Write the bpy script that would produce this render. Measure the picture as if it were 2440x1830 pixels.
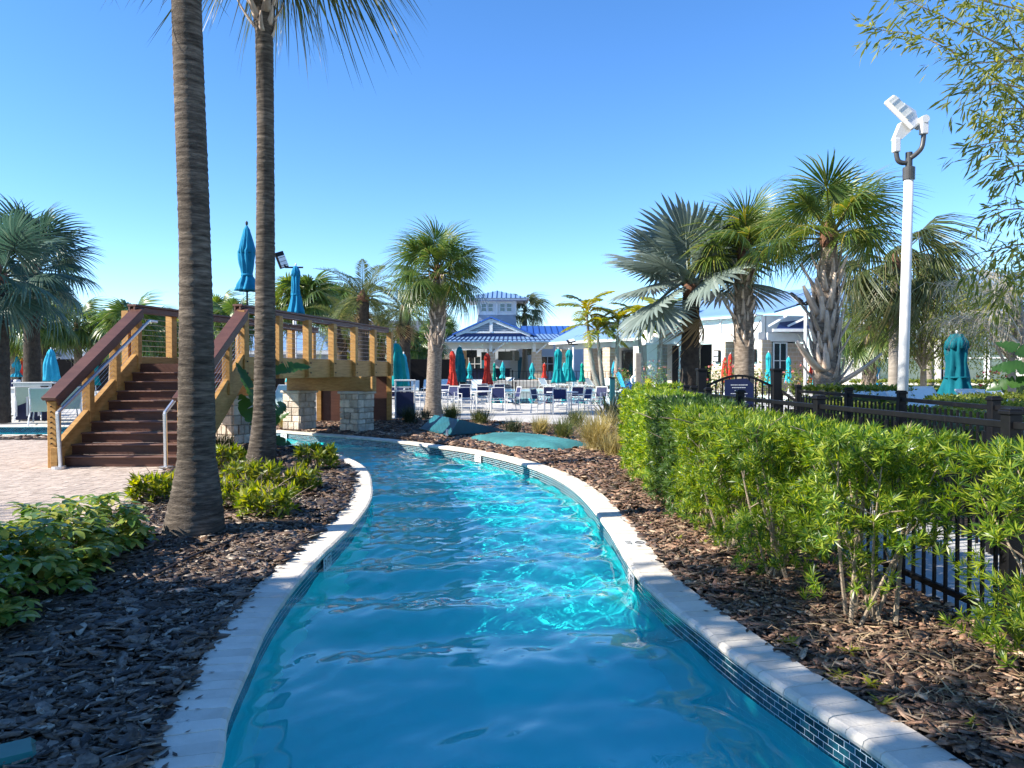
import bpy, math, random
import numpy as np
from mathutils import Vector, Matrix
from mathutils.geometry import tessellate_polygon
for o in list(bpy.data.objects): bpy.data.objects.remove(o)
rng = np.random.default_rng(11); random.seed(11)
SC = bpy.context.scene; COL = SC.collection
R = math.radians
# ---------------------------------------------------------------- camera, sky, sun, exposure
F, EYE, HOR = 1815.0, 1.5, 884.0          # focal length in photo pixels, eye height, horizon row
cam = bpy.data.cameras.new('camera'); co = bpy.data.objects.new('camera', cam); COL.objects.link(co)
cam.sensor_width = 36; cam.lens = 36*F/2440; cam.clip_end = 2000; cam.clip_start = .05
co.location = (0, 0, EYE); co.rotation_euler = (R(90)-math.atan((915-HOR)/F), 0, 0)
SC.camera = co
SUN_EL, SUN_AZ = R(35), R(194)            # azimuth measured counter-clockwise from +X
sdir = Vector((math.cos(SUN_EL)*math.cos(SUN_AZ), math.cos(SUN_EL)*math.sin(SUN_AZ), math.sin(SUN_EL)))
w = bpy.data.worlds.new('World'); SC.world = w; w.use_nodes = True
nt = w.node_tree; bg = nt.nodes['Background']
sky = nt.nodes.new('ShaderNodeTexSky'); sky.sky_type = 'NISHITA'; sky.sun_disc = False
sky.sun_elevation = SUN_EL; sky.sun_rotation = R(90)-SUN_AZ
sky.air_density = .8; sky.dust_density = .05; sky.ozone_density = 3.0; sky.altitude = 0
hsv = nt.nodes.new('ShaderNodeHueSaturation'); hsv.inputs['Saturation'].default_value = 1.22; hsv.inputs['Hue'].default_value = .504
nt.links.new(sky.outputs[0], hsv.inputs['Color']); nt.links.new(hsv.outputs[0], bg.inputs[0]); bg.inputs[1].default_value = .112
sl = bpy.data.lights.new('sun', 'SUN'); so = bpy.data.objects.new('sun', sl); COL.objects.link(so)
sl.energy = 4.1; sl.angle = R(.53); sl.color = (1, .93, .82)
so.rotation_euler = sdir.to_track_quat('Z', 'Y').to_euler(); so.location = (-30, -10, 30)
SC.view_settings.view_transform = 'Standard'; SC.view_settings.look = 'None'
SC.view_settings.exposure = 1.46; SC.view_settings.gamma = 1
SC.cycles.use_denoising = True
SC.cycles.max_bounces = 10; SC.cycles.transparent_max_bounces = 16; SC.cycles.caustics_reflective = False
SC.cycles.sample_clamp_indirect = 6
# ---------------------------------------------------------------- helpers
def W(px, py, z=0.0):                     # photo pixel -> point on the level z
    Y = (EYE-z)*F/(py-HOR); return Vector(((px-1220)/F*Y, Y, z))
def A(px, py, Y):                         # photo pixel -> point at distance Y
    return Vector(((px-1220)/F*Y, Y, EYE+(HOR-py)/F*Y))
def empty(name, loc=(0,0,0), rz=0.0):
    o = bpy.data.objects.new(name, None); COL.objects.link(o); o.location = loc; o.rotation_euler = (0,0,rz)
    o.empty_display_size = .1; return o
def tag(o, label=None, cat=None, group=None, kind=None):
    if label: o['label'] = label
    if cat: o['category'] = cat
    if group: o['group'] = group
    if kind: o['kind'] = kind
    return o
def thing(name, label, cat, loc=(0,0,0), rz=0.0, group=None):
    return tag(empty(name, loc, rz), label, cat, group)
def link(name, me, mat=None, parent=None, loc=None, rot=None, scale=None):
    o = bpy.data.objects.new(name, me); COL.objects.link(o)
    if mat is not None and not me.materials: me.materials.append(mat)
    if parent is not None: o.parent = parent
    if loc is not None: o.location = loc
    if rot is not None: o.rotation_euler = rot
    if scale is not None: o.scale = scale if hasattr(scale, '__len__') else (scale,)*3
    return o
def copy_tree(o, parent=None):
    c = o.copy(); COL.objects.link(c); c.parent = parent
    for ch in [x for x in o.children]: copy_tree(ch, c)
    return c
def np_mesh(name, V, T, smooth=False):
    V = np.asarray(V, np.float32).reshape(-1, 3); T = np.asarray(T, np.int32).reshape(-1, 3)
    me = bpy.data.meshes.new(name); me.vertices.add(len(V)); me.vertices.foreach_set('co', V.ravel())
    me.loops.add(T.size); me.loops.foreach_set('vertex_index', T.ravel())
    me.polygons.add(len(T)); me.polygons.foreach_set('loop_start', np.arange(0, T.size, 3, dtype=np.int32))
    me.polygons.foreach_set('loop_total', np.full(len(T), 3, np.int32))
    if smooth: me.polygons.foreach_set('use_smooth', np.ones(len(T), bool))
    me.update(calc_edges=True); me.validate(); return me
class MB:
    def __init__(s): s.v = []; s.f = []
    def add(s, vs, fs):
        n = len(s.v); s.v += [tuple(v) for v in vs]; s.f += [tuple(i+n for i in f) for f in fs]; return s
    def box(s, c, d, rz=0.0, ch=0.0, M=None):
        hx, hy, hz = d[0]/2, d[1]/2, d[2]/2; c = Vector(c)
        M = M if M is not None else Matrix.Rotation(rz, 3, 'Z')
        if ch <= 0:
            vs = [c+M@Vector((x*hx, y*hy, z*hz)) for x in (-1,1) for y in (-1,1) for z in (-1,1)]
            return s.add(vs, [(0,1,3,2),(4,6,7,5),(0,4,5,1),(2,3,7,6),(0,2,6,4),(1,5,7,3)])
        ch = min(ch, hx*.9, hy*.9, hz*.9); vs = []; ix = {}
        for x in (-1,1):
            for y in (-1,1):
                for z in (-1,1):
                    for a in range(3):
                        q = [x*(hx-ch), y*(hy-ch), z*(hz-ch)]; q[a] += (x,y,z)[a]*ch
                        ix[x,y,z,a] = len(vs); vs.append(c+M@Vector(q))
        fs = []
        for a in range(3):
            b, e = (a+1)%3, (a+2)%3
            for sg in (-1,1):
                def k(p, q):
                    t = [0,0,0]; t[a], t[b], t[e] = sg, p, q; return tuple(t)
                fs.append([ix[k(-1,-1)+(a,)], ix[k(1,-1)+(a,)], ix[k(1,1)+(a,)], ix[k(-1,1)+(a,)]][::sg])
            for p in (-1,1):
                for q in (-1,1):
                    def k2(u):
                        t = [0,0,0]; t[a], t[b], t[e] = u, p, q; return tuple(t)
                    fs.append([ix[k2(-1)+(b,)], ix[k2(1)+(b,)], ix[k2(1)+(e,)], ix[k2(-1)+(e,)]][::p*q])
        for x in (-1,1):
            for y in (-1,1):
                for z in (-1,1):
                    fs.append([ix[x,y,z,0], ix[x,y,z,1], ix[x,y,z,2]][::x*y*z])
        return s.add(vs, fs)
    def beam(s, p, q, wd, ht, ch=0.0, up=(0,0,1)):
        p, q = Vector(p), Vector(q); d = q-p; L = d.length; d.normalize(); u = Vector(up)
        if abs(d.dot(u)) > .99: u = Vector((0,1,0))
        sx = d.cross(u).normalized(); uz = sx.cross(d).normalized()
        M = Matrix((sx, d, uz)).transposed(); return s.box((p+q)/2, (wd, L, ht), M=M, ch=ch)
    def tube(s, pts, rad, n=8, cap=True):
        pts = [Vector(p) for p in pts]; m = len(pts)
        if not hasattr(rad, '__len__'): rad = [rad]*m
        d0 = (pts[1]-pts[0]).normalized(); u = Vector((0,0,1)) if abs(d0.z) < .9 else Vector((1,0,0))
        vs = []; fs = []
        for i in range(m):
            d = (pts[min(i+1,m-1)]-pts[max(i-1,0)]).normalized(); x = d.cross(u).normalized(); y = x.cross(d)
            u = y if y.length > .01 else u
            for k in range(n):
                t = 2*math.pi*k/n; vs.append(pts[i]+(x*math.cos(t)+y*math.sin(t))*rad[i])
        for i in range(m-1):
            for k in range(n):
                a, b = i*n+k, i*n+(k+1)%n; fs.append((a, a+n, b+n, b))
        if cap: fs.append(tuple(range(n))); fs.append(tuple(range((m-1)*n, m*n))[::-1])
        return s.add(vs, fs)
    def lathe(s, prof, n=16, c=(0,0,0), fn=None):
        vs = []; fs = []; m = len(prof)
        for i, (r, z) in enumerate(prof):
            for k in range(n):
                t = 2*math.pi*k/n; rr = r*(fn(t, i, z) if fn else 1)
                vs.append((c[0]+rr*math.cos(t), c[1]+rr*math.sin(t), c[2]+z))
        for i in range(m-1):
            for k in range(n):
                a, b = i*n+k, i*n+(k+1)%n; fs.append((a, b, b+n, a+n))
        fs.append(tuple(range(n))[::-1]); fs.append(tuple(range((m-1)*n, m*n)))
        return s.add(vs, fs)
    def poly(s, pts, z0, z1):                  # extruded polygon (counter-clockwise xy)
        n = len(pts); vs = [(p[0],p[1],z0) for p in pts]+[(p[0],p[1],z1) for p in pts]
        return s.add(vs, [tuple(range(n))[::-1], tuple(range(n,2*n))]+[(i,(i+1)%n,n+(i+1)%n,n+i) for i in range(n)])
    def mesh(s, name, smooth=False):
        me = bpy.data.meshes.new(name); me.from_pydata(s.v, [], s.f)
        if smooth: me.polygons.foreach_set('use_smooth', np.ones(len(me.polygons), bool))
        me.update(); return me
    def build(s, name, mat, parent=None, smooth=False, loc=None, rot=None):
        return link(name, s.mesh(name, smooth), mat, parent, loc, rot)
def autosmooth(o, ang=40):
    me = o.data
    me.polygons.foreach_set('use_smooth', np.ones(len(me.polygons), bool)); me.set_sharp_from_angle(angle=R(ang)); return o
def pieces(name, parts, mat, parent, limit=300):
    """parts: list of MB, the ones that show largest first; past the limit the rest is one joined part"""
    for p in parts[:limit]: p.build(name, mat, parent)
    if len(parts) > limit:
        m = MB()
        for p in parts[limit:]: m.add(p.v, p.f)
        tag(m.build(name+'_field', mat, parent), kind='stuff')
def catmull(P, step):
    P = [Vector((*p, 0)[:3]) if len(p) == 2 else Vector(p) for p in P]; out = []
    for i in range(len(P)-1):
        p0, p1, p2, p3 = P[max(i-1,0)], P[i], P[i+1], P[min(i+2,len(P)-1)]
        for k in range(20):
            t = k/20; out.append(.5*((2*p1)+(p2-p0)*t+(2*p0-5*p1+4*p2-p3)*t*t+(3*p1-p0-3*p2+p3)*t**3))
    out.append(P[-1]); A_ = np.array([tuple(p) for p in out])
    s = np.r_[0, np.cumsum(np.linalg.norm(np.diff(A_, axis=0), axis=1))]; n = max(2, int(round(s[-1]/step))+1)
    q = np.linspace(0, s[-1], n); return np.stack([np.interp(q, s, A_[:,k]) for k in range(3)], 1)
def normals2d(L):
    d = np.gradient(L, axis=0); d /= np.linalg.norm(d[:, :2], axis=1)[:, None]+1e-9
    return np.stack([-d[:,1], d[:,0], 0*d[:,0]], 1)          # left-hand normal
def sheet(name, outer, z, mat, holes=(), parent=None):
    pl = [[Vector((p[0], p[1], 0)) for p in outer]]+[[Vector((p[0], p[1], 0)) for p in h] for h in holes]
    tri = tessellate_polygon(pl); vs = [(v.x, v.y, z) for l in pl for v in l]
    fs = []
    for t in tri:
        a, b, c = [Vector(vs[i]) for i in t]
        fs.append(tuple(t) if (b-a).cross(c-a).z > 0 else tuple(t)[::-1])
    me = bpy.data.meshes.new(name); me.from_pydata(vs, [], fs); me.update()
    return link(name, me, mat, parent)
def inside(P, poly):                                     # numpy point in polygon
    x, y = P[:,0], P[:,1]; r = np.zeros(len(P), bool); q = np.asarray(poly)[:, :2]; j = len(q)-1
    for i in range(len(q)):
        c = ((q[i,1] > y) != (q[j,1] > y)) & (x < (q[j,0]-q[i,0])*(y-q[i,1])/(q[j,1]-q[i,1]+1e-12)+q[i,0]); r ^= c; j = i
    return r
def blades(P, D, U, L, Wd, bend=0.0):
    """leaf blades: base P, direction D, upper side U, length L, width Wd; returns V, T"""
    P, D, U = [np.asarray(a, float).reshape(-1,3) for a in (P, D, U)]; n = len(P)
    D = D/(np.linalg.norm(D, axis=1)[:,None]+1e-9); S = np.cross(D, U); S /= np.linalg.norm(S, axis=1)[:,None]+1e-9
    N = np.cross(S, D); L = np.broadcast_to(np.asarray(L, float), (n,))[:,None]; Wd = np.broadcast_to(np.asarray(Wd, float), (n,))[:,None]
    b = np.broadcast_to(np.asarray(bend, float), (n,))[:,None]
    m = P+D*L*.5-N*b*L*.25; t = P+D*L-N*b*L
    V = np.stack([P-S*Wd*.12, P+S*Wd*.12, m-S*Wd*.5, m+S*Wd*.5, t], 1).reshape(-1,3)
    T = np.array([[0,1,3],[0,3,2],[2,3,4]]); T = (np.arange(n)[:,None,None]*5+T[None]).reshape(-1,3)
    return V, T
def cat(*vt):
    Vs, Ts, n = [], [], 0
    for V, T in vt: Vs.append(V); Ts.append(T+n); n += len(V)
    return np.concatenate(Vs), np.concatenate(Ts)
def rdir(n, zmin=-1., zmax=1.):
    z = rng.uniform(zmin, zmax, n); t = rng.uniform(0, 2*np.pi, n); r = np.sqrt(np.maximum(0, 1-z*z))
    return np.stack([r*np.cos(t), r*np.sin(t), z], 1)
# ---------------------------------------------------------------- materials
def newmat(name):
    m = bpy.data.materials.new(name); m.use_nodes = True; n = m.node_tree; n.nodes.clear()
    out = n.nodes.new('ShaderNodeOutputMaterial'); return m, n, out
def nd(n, t, **k):
    x = n.nodes.new('ShaderNode'+t)
    for a, b in k.items():
        if a.startswith('i_'): x.inputs[a[2:].replace('_', ' ')].default_value = b
        else: setattr(x, a, b)
    return x
def ramp(n, cols, fac):
    r = nd(n, 'ValToRGB'); e = r.color_ramp.elements
    while len(e) < len(cols): e.new(.5)
    for i, c in enumerate(cols): e[i].position = i/(len(cols)-1); e[i].color = (*c, 1)
    n.links.new(fac, r.inputs[0]); return r.outputs[0]
def rand_out(n, src):
    if src == 'island': return nd(n, 'NewGeometry').outputs['Random Per Island']
    return nd(n, 'ObjectInfo').outputs['Random']
def pmat(name, cols, rough=.6, scale=3., bump=.0, bscale=None, rnd=None, rv=.25, spec=.4, metal=0., stretch=None, detail=6, coat=0., dirt=0.):
    m, n, out = newmat(name); b = nd(n, 'BsdfPrincipled'); L = n.links.new
    tc = nd(n, 'TexCoord'); vec = tc.outputs['Object']
    if stretch:
        mp = nd(n, 'Mapping'); mp.inputs['Scale'].default_value = stretch; L(vec, mp.inputs[0]); vec = mp.outputs[0]
    if rnd:
        ad = nd(n, 'VectorMath', operation='ADD'); ro = rand_out(n, rnd); ml = nd(n, 'Math', operation='MULTIPLY'); L(ro, ml.inputs[0]); ml.inputs[1].default_value = 37.
        L(vec, ad.inputs[0]); L(ml.outputs[0], ad.inputs[1]); vec = ad.outputs[0]
    no = nd(n, 'TexNoise'); no.inputs['Scale'].default_value = scale; no.inputs['Detail'].default_value = detail; no.inputs['Roughness'].default_value = .62
    L(vec, no.inputs['Vector'])
    st = nd(n, 'MapRange'); st.inputs[1].default_value = .3; st.inputs[2].default_value = .7; L(no.outputs[0], st.inputs[0])
    c = ramp(n, cols if len(cols) > 1 else cols*2, st.outputs[0])
    if rnd:
        hs = nd(n, 'HueSaturation'); mr = nd(n, 'MapRange'); mr.inputs[3].default_value = 1-rv; mr.inputs[4].default_value = 1+rv
        L(ro, mr.inputs[0]); L(mr.outputs[0], hs.inputs['Value']); L(c, hs.inputs['Color']); c = hs.outputs[0]
    if dirt:
        n3 = nd(n, 'TexNoise'); n3.inputs['Scale'].default_value = .9; n3.inputs['Detail'].default_value = 8; L(tc.outputs['Object'], n3.inputs['Vector'])
        mr3 = nd(n, 'MapRange'); mr3.inputs[1].default_value = .35; mr3.inputs[2].default_value = .7; mr3.inputs[3].default_value = 1-dirt; mr3.inputs[4].default_value = 1.05
        L(n3.outputs[0], mr3.inputs[0]); h3 = nd(n, 'HueSaturation'); L(mr3.outputs[0], h3.inputs['Value']); L(c, h3.inputs['Color']); c = h3.outputs[0]
    L(c, b.inputs['Base Color']); b.inputs['Roughness'].default_value = rough; b.inputs['Metallic'].default_value = metal
    b.inputs['Specular IOR Level'].default_value = spec
    if coat: b.inputs['Coat Weight'].default_value = coat
    if bump:
        n2 = nd(n, 'TexNoise'); n2.inputs['Scale'].default_value = bscale or scale*4; n2.inputs['Detail'].default_value = 8; L(vec, n2.inputs['Vector'])
        bp = nd(n, 'Bump'); bp.inputs['Strength'].default_value = bump; bp.inputs['Distance'].default_value = .02
        L(n2.outputs[0], bp.inputs['Height']); L(bp.outputs[0], b.inputs['Normal'])
    L(b.outputs[0], out.inputs[0]); return m
def leafmat(name, cols, trans=.35, rough=.42, spec=.4, tcol=None, src='island'):
    m, n, out = newmat(name); L = n.links.new; b = nd(n, 'BsdfPrincipled'); t = nd(n, 'BsdfTranslucent'); mx = nd(n, 'MixShader')
    c = ramp(n, cols, rand_out(n, src)); hs = nd(n, 'HueSaturation'); L(c, hs.inputs['Color'])
    oi = nd(n, 'ObjectInfo'); mr = nd(n, 'MapRange'); mr.inputs[3].default_value = .82; mr.inputs[4].default_value = 1.15
    L(oi.outputs['Random'], mr.inputs[0]); L(mr.outputs[0], hs.inputs['Value'])
    L(hs.outputs[0], b.inputs['Base Color']); b.inputs['Roughness'].default_value = rough; b.inputs['Specular IOR Level'].default_value = spec
    h2 = nd(n, 'HueSaturation'); h2.inputs['Hue'].default_value = .485; h2.inputs['Saturation'].default_value = 1.15; h2.inputs['Value'].default_value = 1.7
    L(hs.outputs[0], h2.inputs['Color']); L(h2.outputs[0], t.inputs['Color'])
    mx.inputs[0].default_value = trans; L(b.outputs[0], mx.inputs[1]); L(t.outputs[0], mx.inputs[2]); L(mx.outputs[0], out.inputs[0]); return m
def chipmat(name, cols, rough, spec):                       # every chip one of several weathered tones
    m, n, out = newmat(name); L = n.links.new; b = nd(n, 'BsdfPrincipled'); r = nd(n, 'ValToRGB'); e = r.color_ramp.elements; r.color_ramp.interpolation = 'CONSTANT'
    while len(e) < len(cols): e.new(.5)
    for i, (p, c) in enumerate(cols): e[i].position = p; e[i].color = (*c, 1)
    L(rand_out(n, 'island'), r.inputs[0]); tc = nd(n, 'TexCoord'); no = nd(n, 'TexNoise'); no.inputs['Scale'].default_value = 55; no.inputs['Detail'].default_value = 6; L(tc.outputs['Object'], no.inputs['Vector'])
    mr = nd(n, 'MapRange'); mr.inputs[1].default_value = .3; mr.inputs[2].default_value = .7; mr.inputs[3].default_value = .55; mr.inputs[4].default_value = 1.5; L(no.outputs[0], mr.inputs[0])
    h = nd(n, 'HueSaturation'); L(mr.outputs[0], h.inputs['Value']); L(r.outputs[0], h.inputs['Color']); L(h.outputs[0], b.inputs['Base Color'])
    b.inputs['Roughness'].default_value = rough; b.inputs['Specular IOR Level'].default_value = spec
    bp = nd(n, 'Bump'); bp.inputs['Strength'].default_value = .7; bp.inputs['Distance'].default_value = .01; L(no.outputs[0], bp.inputs['Height']); L(bp.outputs[0], b.inputs['Normal']); L(b.outputs[0], out.inputs[0]); return m
def stonemat(name, cols, sx, sy, mortar=(.5,.46,.4), bump=.5):       # far stone cladding, too small to build singly
    m, n, out = newmat(name); L = n.links.new; b = nd(n, 'BsdfPrincipled'); tc = nd(n, 'TexCoord')
    sp = nd(n, 'SeparateXYZ'); L(tc.outputs['Object'], sp.inputs[0]); ad = nd(n, 'Math'); L(sp.outputs[0], ad.inputs[0]); L(sp.outputs[1], ad.inputs[1])
    cb = nd(n, 'CombineXYZ'); L(ad.outputs[0], cb.inputs[0]); L(sp.outputs[2], cb.inputs[1])
    br = nd(n, 'TexBrick'); br.inputs['Scale'].default_value = 1; br.inputs['Brick Width'].default_value = sx; br.inputs['Row Height'].default_value = sy
    br.inputs['Mortar Size'].default_value = .02; br.offset = .37; L(cb.outputs[0], br.inputs['Vector'])
    for k, c in zip(('Color1','Color2'), cols): br.inputs[k].default_value = (*c, 1)
    br.inputs['Mortar'].default_value = (*mortar, 1); L(br.outputs[0], b.inputs['Base Color']); b.inputs['Roughness'].default_value = .85
    bp = nd(n, 'Bump'); bp.inputs['Strength'].default_value = bump; L(br.outputs[1], bp.inputs['Height']); bp.invert = True; L(bp.outputs[0], b.inputs['Normal'])
    L(b.outputs[0], out.inputs[0]); return m
M = {}
M['concrete'] = pmat('deck_concrete', [(.40,.38,.35),(.5,.48,.44),(.56,.54,.5)], .85, 1.2, .25, 40, dirt=.18)
M['path'] = pmat('path_concrete', [(.42,.42,.41),(.52,.52,.5)], .85, 2.5, .25, 60, dirt=.15)
M['kerb'] = pmat('kerb_concrete', [(.45,.44,.41),(.58,.56,.52)], .85, 3, .3, 30)
M['soil'] = pmat('soil', [(.016,.012,.01),(.035,.025,.018)], .95, 14, .8, 40)
M['chip'] = chipmat('bark_chip', [(0,(.04,.027,.018)),(.2,(.07,.045,.029)),(.4,(.1,.062,.038)),(.56,(.024,.016,.012)),(.7,(.15,.09,.054)),(.84,(.2,.15,.11)),(.95,(.36,.3,.23))], .5, .45)
M['chip_red'] = chipmat('bark_chip_brown', [(0,(.09,.052,.034)),(.2,(.16,.09,.056)),(.4,(.055,.036,.026)),(.55,(.24,.135,.085)),(.7,(.13,.095,.07)),(.82,(.34,.215,.14)),(.93,(.46,.34,.23))], .6, .4)
M['straw'] = pmat('dry_leaf', [(.22,.15,.085),(.4,.3,.18)], .7, 20, .2, rnd='island', rv=.4)
M['coping'] = pmat('coping_stone', [(.64,.57,.46),(.74,.67,.56),(.8,.73,.62)], .8, 5, .25, 70, rnd='object', rv=.09, dirt=.16)
M['grout'] = pmat('grout', [(.28,.27,.25),(.4,.39,.36)], .9, 8)
M['plaster'] = pmat('pool_plaster', [(.8,.89,.91),(.85,.92,.94)], .8, 1.5)
M['tile'] = pmat('glass_tile', [(.006,.032,.05),(.01,.06,.075),(.018,.1,.105)], .12, 30, rnd='object', rv=.85, spec=.6)
M['tile_i'] = pmat('glass_tile_field', [(.006,.032,.05),(.01,.06,.075),(.018,.1,.105)], .12, 30, rnd='island', rv=.85, spec=.6)
M['paver'] = pmat('paver', [(.33,.26,.21),(.46,.37,.3),(.5,.42,.35)], .85, 6, .3, 60, rnd='object', rv=.14)
M['paver_i'] = pmat('paver_field', [(.33,.26,.21),(.46,.37,.3),(.5,.42,.35)], .85, 6, .3, 60, rnd='island', rv=.14)
M['sand'] = pmat('joint_sand', [(.16,.13,.1),(.24,.2,.16)], .95, 20)
M['pine'] = pmat('treated_pine', [(.30,.155,.042),(.42,.225,.065),(.5,.29,.1)], .6, 3, .12, 40, rnd='object', rv=.1, stretch=(1.2,1.2,7), spec=.3, dirt=.15)
M['pine_h'] = pmat('treated_pine_board', [(.30,.155,.042),(.42,.225,.065),(.5,.29,.1)], .6, 3, .12, 40, rnd='object', rv=.1, stretch=(2,.6,9), spec=.3, dirt=.15)
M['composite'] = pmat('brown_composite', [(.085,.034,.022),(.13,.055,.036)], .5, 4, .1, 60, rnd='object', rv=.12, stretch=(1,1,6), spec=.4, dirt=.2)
M['tread'] = pmat('brown_composite_tread_lit', [(.13,.062,.042),(.2,.105,.075)], .5, 4, .1, 60, rnd='object', rv=.12, stretch=(1,1,6), spec=.4, dirt=.25)  # lighter composite copy; sun on the stair noses is put into its colour
M['steel'] = pmat('brushed_aluminium', [(.62,.63,.65),(.75,.76,.78)], .35, 10, metal=.85)
M['cable'] = pmat('steel_cable', [(.6,.6,.6),(.7,.7,.7)], .4, 10, metal=.6)
M['white'] = pmat('white_paint', [(.6,.6,.59),(.68,.68,.67)], .5, 3, spec=.5)
M['white_wall'] = pmat('white_wall_paint', [(.7,.69,.66),(.78,.77,.74)], .7, 1.2, dirt=.06)
M['cream'] = pmat('cream_trim', [(.62,.58,.5),(.7,.66,.58)], .75, 1.5, dirt=.08)
M['black'] = pmat('black_powder_coat', [(.005,.005,.006),(.009,.009,.01)], .45, 12, spec=.22)
M['mesh'] = pmat('black_screen_cloth', [(.006,.006,.007),(.01,.01,.011)], .9, 4, spec=.05)
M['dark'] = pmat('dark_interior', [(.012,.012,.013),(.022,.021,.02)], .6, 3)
M['navy'] = pmat('navy_fabric', [(.006,.012,.06),(.01,.02,.09)], .7, 20, rnd='object', rv=.2)
M['blue'] = pmat('blue_plastic', [(.02,.10,.42),(.03,.14,.5)], .45, 6)
M['ltblue'] = pmat('light_blue_plastic', [(.04,.33,.5),(.06,.4,.56)], .45, 6)
M['sling'] = pmat('pale_green_sling', [(.34,.46,.4),(.42,.54,.48)], .7, 40)
M['sling_w'] = pmat('pale_sling', [(.55,.62,.62),(.66,.72,.72)], .7, 40)
M['tealbox'] = pmat('teal_metal', [(.012,.1,.13),(.02,.15,.185)], .45, 3, .15, 20, dirt=.4)
M['tarp'] = pmat('teal_canvas', [(.035,.19,.2),(.06,.27,.275)], .8, 2.5, .8, 9, dirt=.5)
M['navy_panel'] = pmat('navy_panel', [(.008,.012,.05),(.012,.018,.07)], .5, 8)
M['stone'] = pmat('limestone', [(.36,.29,.22),(.5,.42,.33),(.58,.51,.42)], .9, 7, .9, 22, rnd='object', rv=.32)
M['cap'] = pmat('stone_cap', [(.45,.39,.31),(.55,.49,.4)], .85, 6, .5, 30)
M['mortar'] = pmat('mortar', [(.34,.31,.27),(.42,.39,.34)], .95, 12)
M['farstone'] = stonemat('far_limestone', [(.46,.36,.26),(.36,.28,.2)], .55, .28)
M['roof'] = pmat('blue_metal_roof', [(.19,.32,.5),(.22,.36,.55)], .35, 1.5, metal=.15, spec=.5)
M['roof_d'] = pmat('royal_blue_metal', [(.03,.1,.36),(.035,.12,.42)], .4, 1.5, metal=.1)
M['seam'] = pmat('dark_blue_seam', [(.012,.03,.12),(.016,.04,.15)], .4, 3)
M['siding'] = pmat('grey_siding', [(.27,.31,.37),(.32,.36,.42)], .75, 1.2)
M['siding_b'] = pmat('pale_blue_siding', [(.5,.56,.62),(.58,.64,.7)], .75, 1.2)
M['shingle'] = pmat('grey_shingle', [(.06,.075,.1),(.1,.12,.15)], .9, 2)
M['shutter'] = pmat('teal_shutter', [(.02,.11,.15),(.03,.14,.19)], .6, 3)
M['glass'] = pmat('window_glass', [(.02,.03,.035),(.03,.045,.05)], .04, 1, spec=1.)
M['glass_g'] = pmat('window_glass_green', [(.05,.09,.09),(.08,.13,.13)], .05, .7, spec=1.)
M['screen'] = pmat('black_screen', [(.006,.006,.007),(.01,.01,.012)], .15, 3)
M['asphalt'] = pmat('lawn_far', [(.05,.09,.03),(.08,.12,.04)], .95, 2)
M['tv_glow'] = M['screen']
M['hose'] = pmat('brown_hose', [(.03,.018,.012),(.05,.03,.02)], .5, 10)
M['text'] = pmat('marker_black', [(.012,.012,.015),(.02,.02,.022)], .4, 4)
M['marker'] = pmat('marker_white', [(.62,.63,.62),(.7,.7,.69)], .35, 4)
M['yellow'] = pmat('yellow_paint', [(.7,.5,.02),(.75,.55,.03)], .5, 4)
M['pink'] = leafmat('pink_petal', [(.6,.2,.16),(.7,.35,.28)], .3)
M['redleaf'] = leafmat('red_leaf', [(.4,.02,.03),(.6,.04,.06)], .3)
M['lamp_lens'] = pmat('lamp_lens', [(.6,.58,.48),(.75,.73,.62)], .25, 30, spec=.6)
M['panel_white'] = pmat('lamp_panel', [(.72,.74,.76),(.8,.82,.84)], .3, 3)
M['bark_g'] = pmat('palm_bark_grey', [(.05,.04,.032),(.14,.115,.092),(.29,.24,.19)], .92, 3.2, .8, 20, stretch=(1.6,1.6,11), spec=.15, dirt=.5)
M['bark_s'] = pmat('sabal_bark', [(.12,.09,.07),(.22,.175,.135),(.36,.3,.24)], .92, 6, .8, 30, stretch=(1.5,1.5,4), spec=.15)
M['bark_d'] = pmat('dark_palm_bark', [(.035,.03,.026),(.08,.067,.056)], .95, 9, 1., 22, spec=.1)
M['bark_t'] = pmat('smooth_grey_bark', [(.22,.19,.155),(.33,.29,.24)], .85, 4, .4, 20, stretch=(1,1,6), spec=.2)
M['boot'] = pmat('palm_leaf_base', [(.34,.25,.185),(.52,.41,.32),(.64,.53,.43)], .85, 6, .4, 30, rnd='object', rv=.3, stretch=(1.,3.,3.), spec=.2)
M['fiber'] = pmat('palm_fibre', [(.1,.045,.025),(.2,.1,.06)], .95, 20, .8, 60)
M['wood_stem'] = pmat('shrub_stem', [(.2,.15,.105),(.36,.29,.21)], .85, 14, .5, 60, stretch=(1,1,3))
M['twig'] = pmat('pale_twig', [(.45,.4,.31),(.62,.56,.46)], .85, 20)
M['culm'] = pmat('bamboo_culm', [(.24,.16,.08),(.3,.22,.1)], .5, 8)
M['sabal'] = leafmat('sabal_leaf', [(.04,.085,.02),(.075,.13,.03),(.12,.18,.045),(.2,.21,.06)], .34, .34, .6)
M['sabal2'] = leafmat('sabal_leaf_light', [(.06,.11,.02),(.11,.17,.032),(.19,.23,.045),(.33,.28,.06)], .4, .36, .6)
M['bism'] = leafmat('silver_palm_leaf', [(.13,.17,.15),(.19,.24,.21),(.26,.31,.275)], .18, .45, .4)
M['fanblue'] = leafmat('blue_green_palm_leaf', [(.035,.075,.055),(.06,.11,.08),(.10,.155,.11)], .22, .42, .45)
M['wash'] = leafmat('drooping_palm_leaf', [(.045,.07,.022),(.08,.10,.03),(.14,.12,.05)], .3)
M['dead'] = leafmat('dry_palm_leaf', [(.22,.15,.07),(.34,.25,.13)], .25)
M['date'] = leafmat('date_palm_leaf', [(.05,.08,.025),(.09,.12,.035),(.17,.17,.05)], .3)
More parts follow.
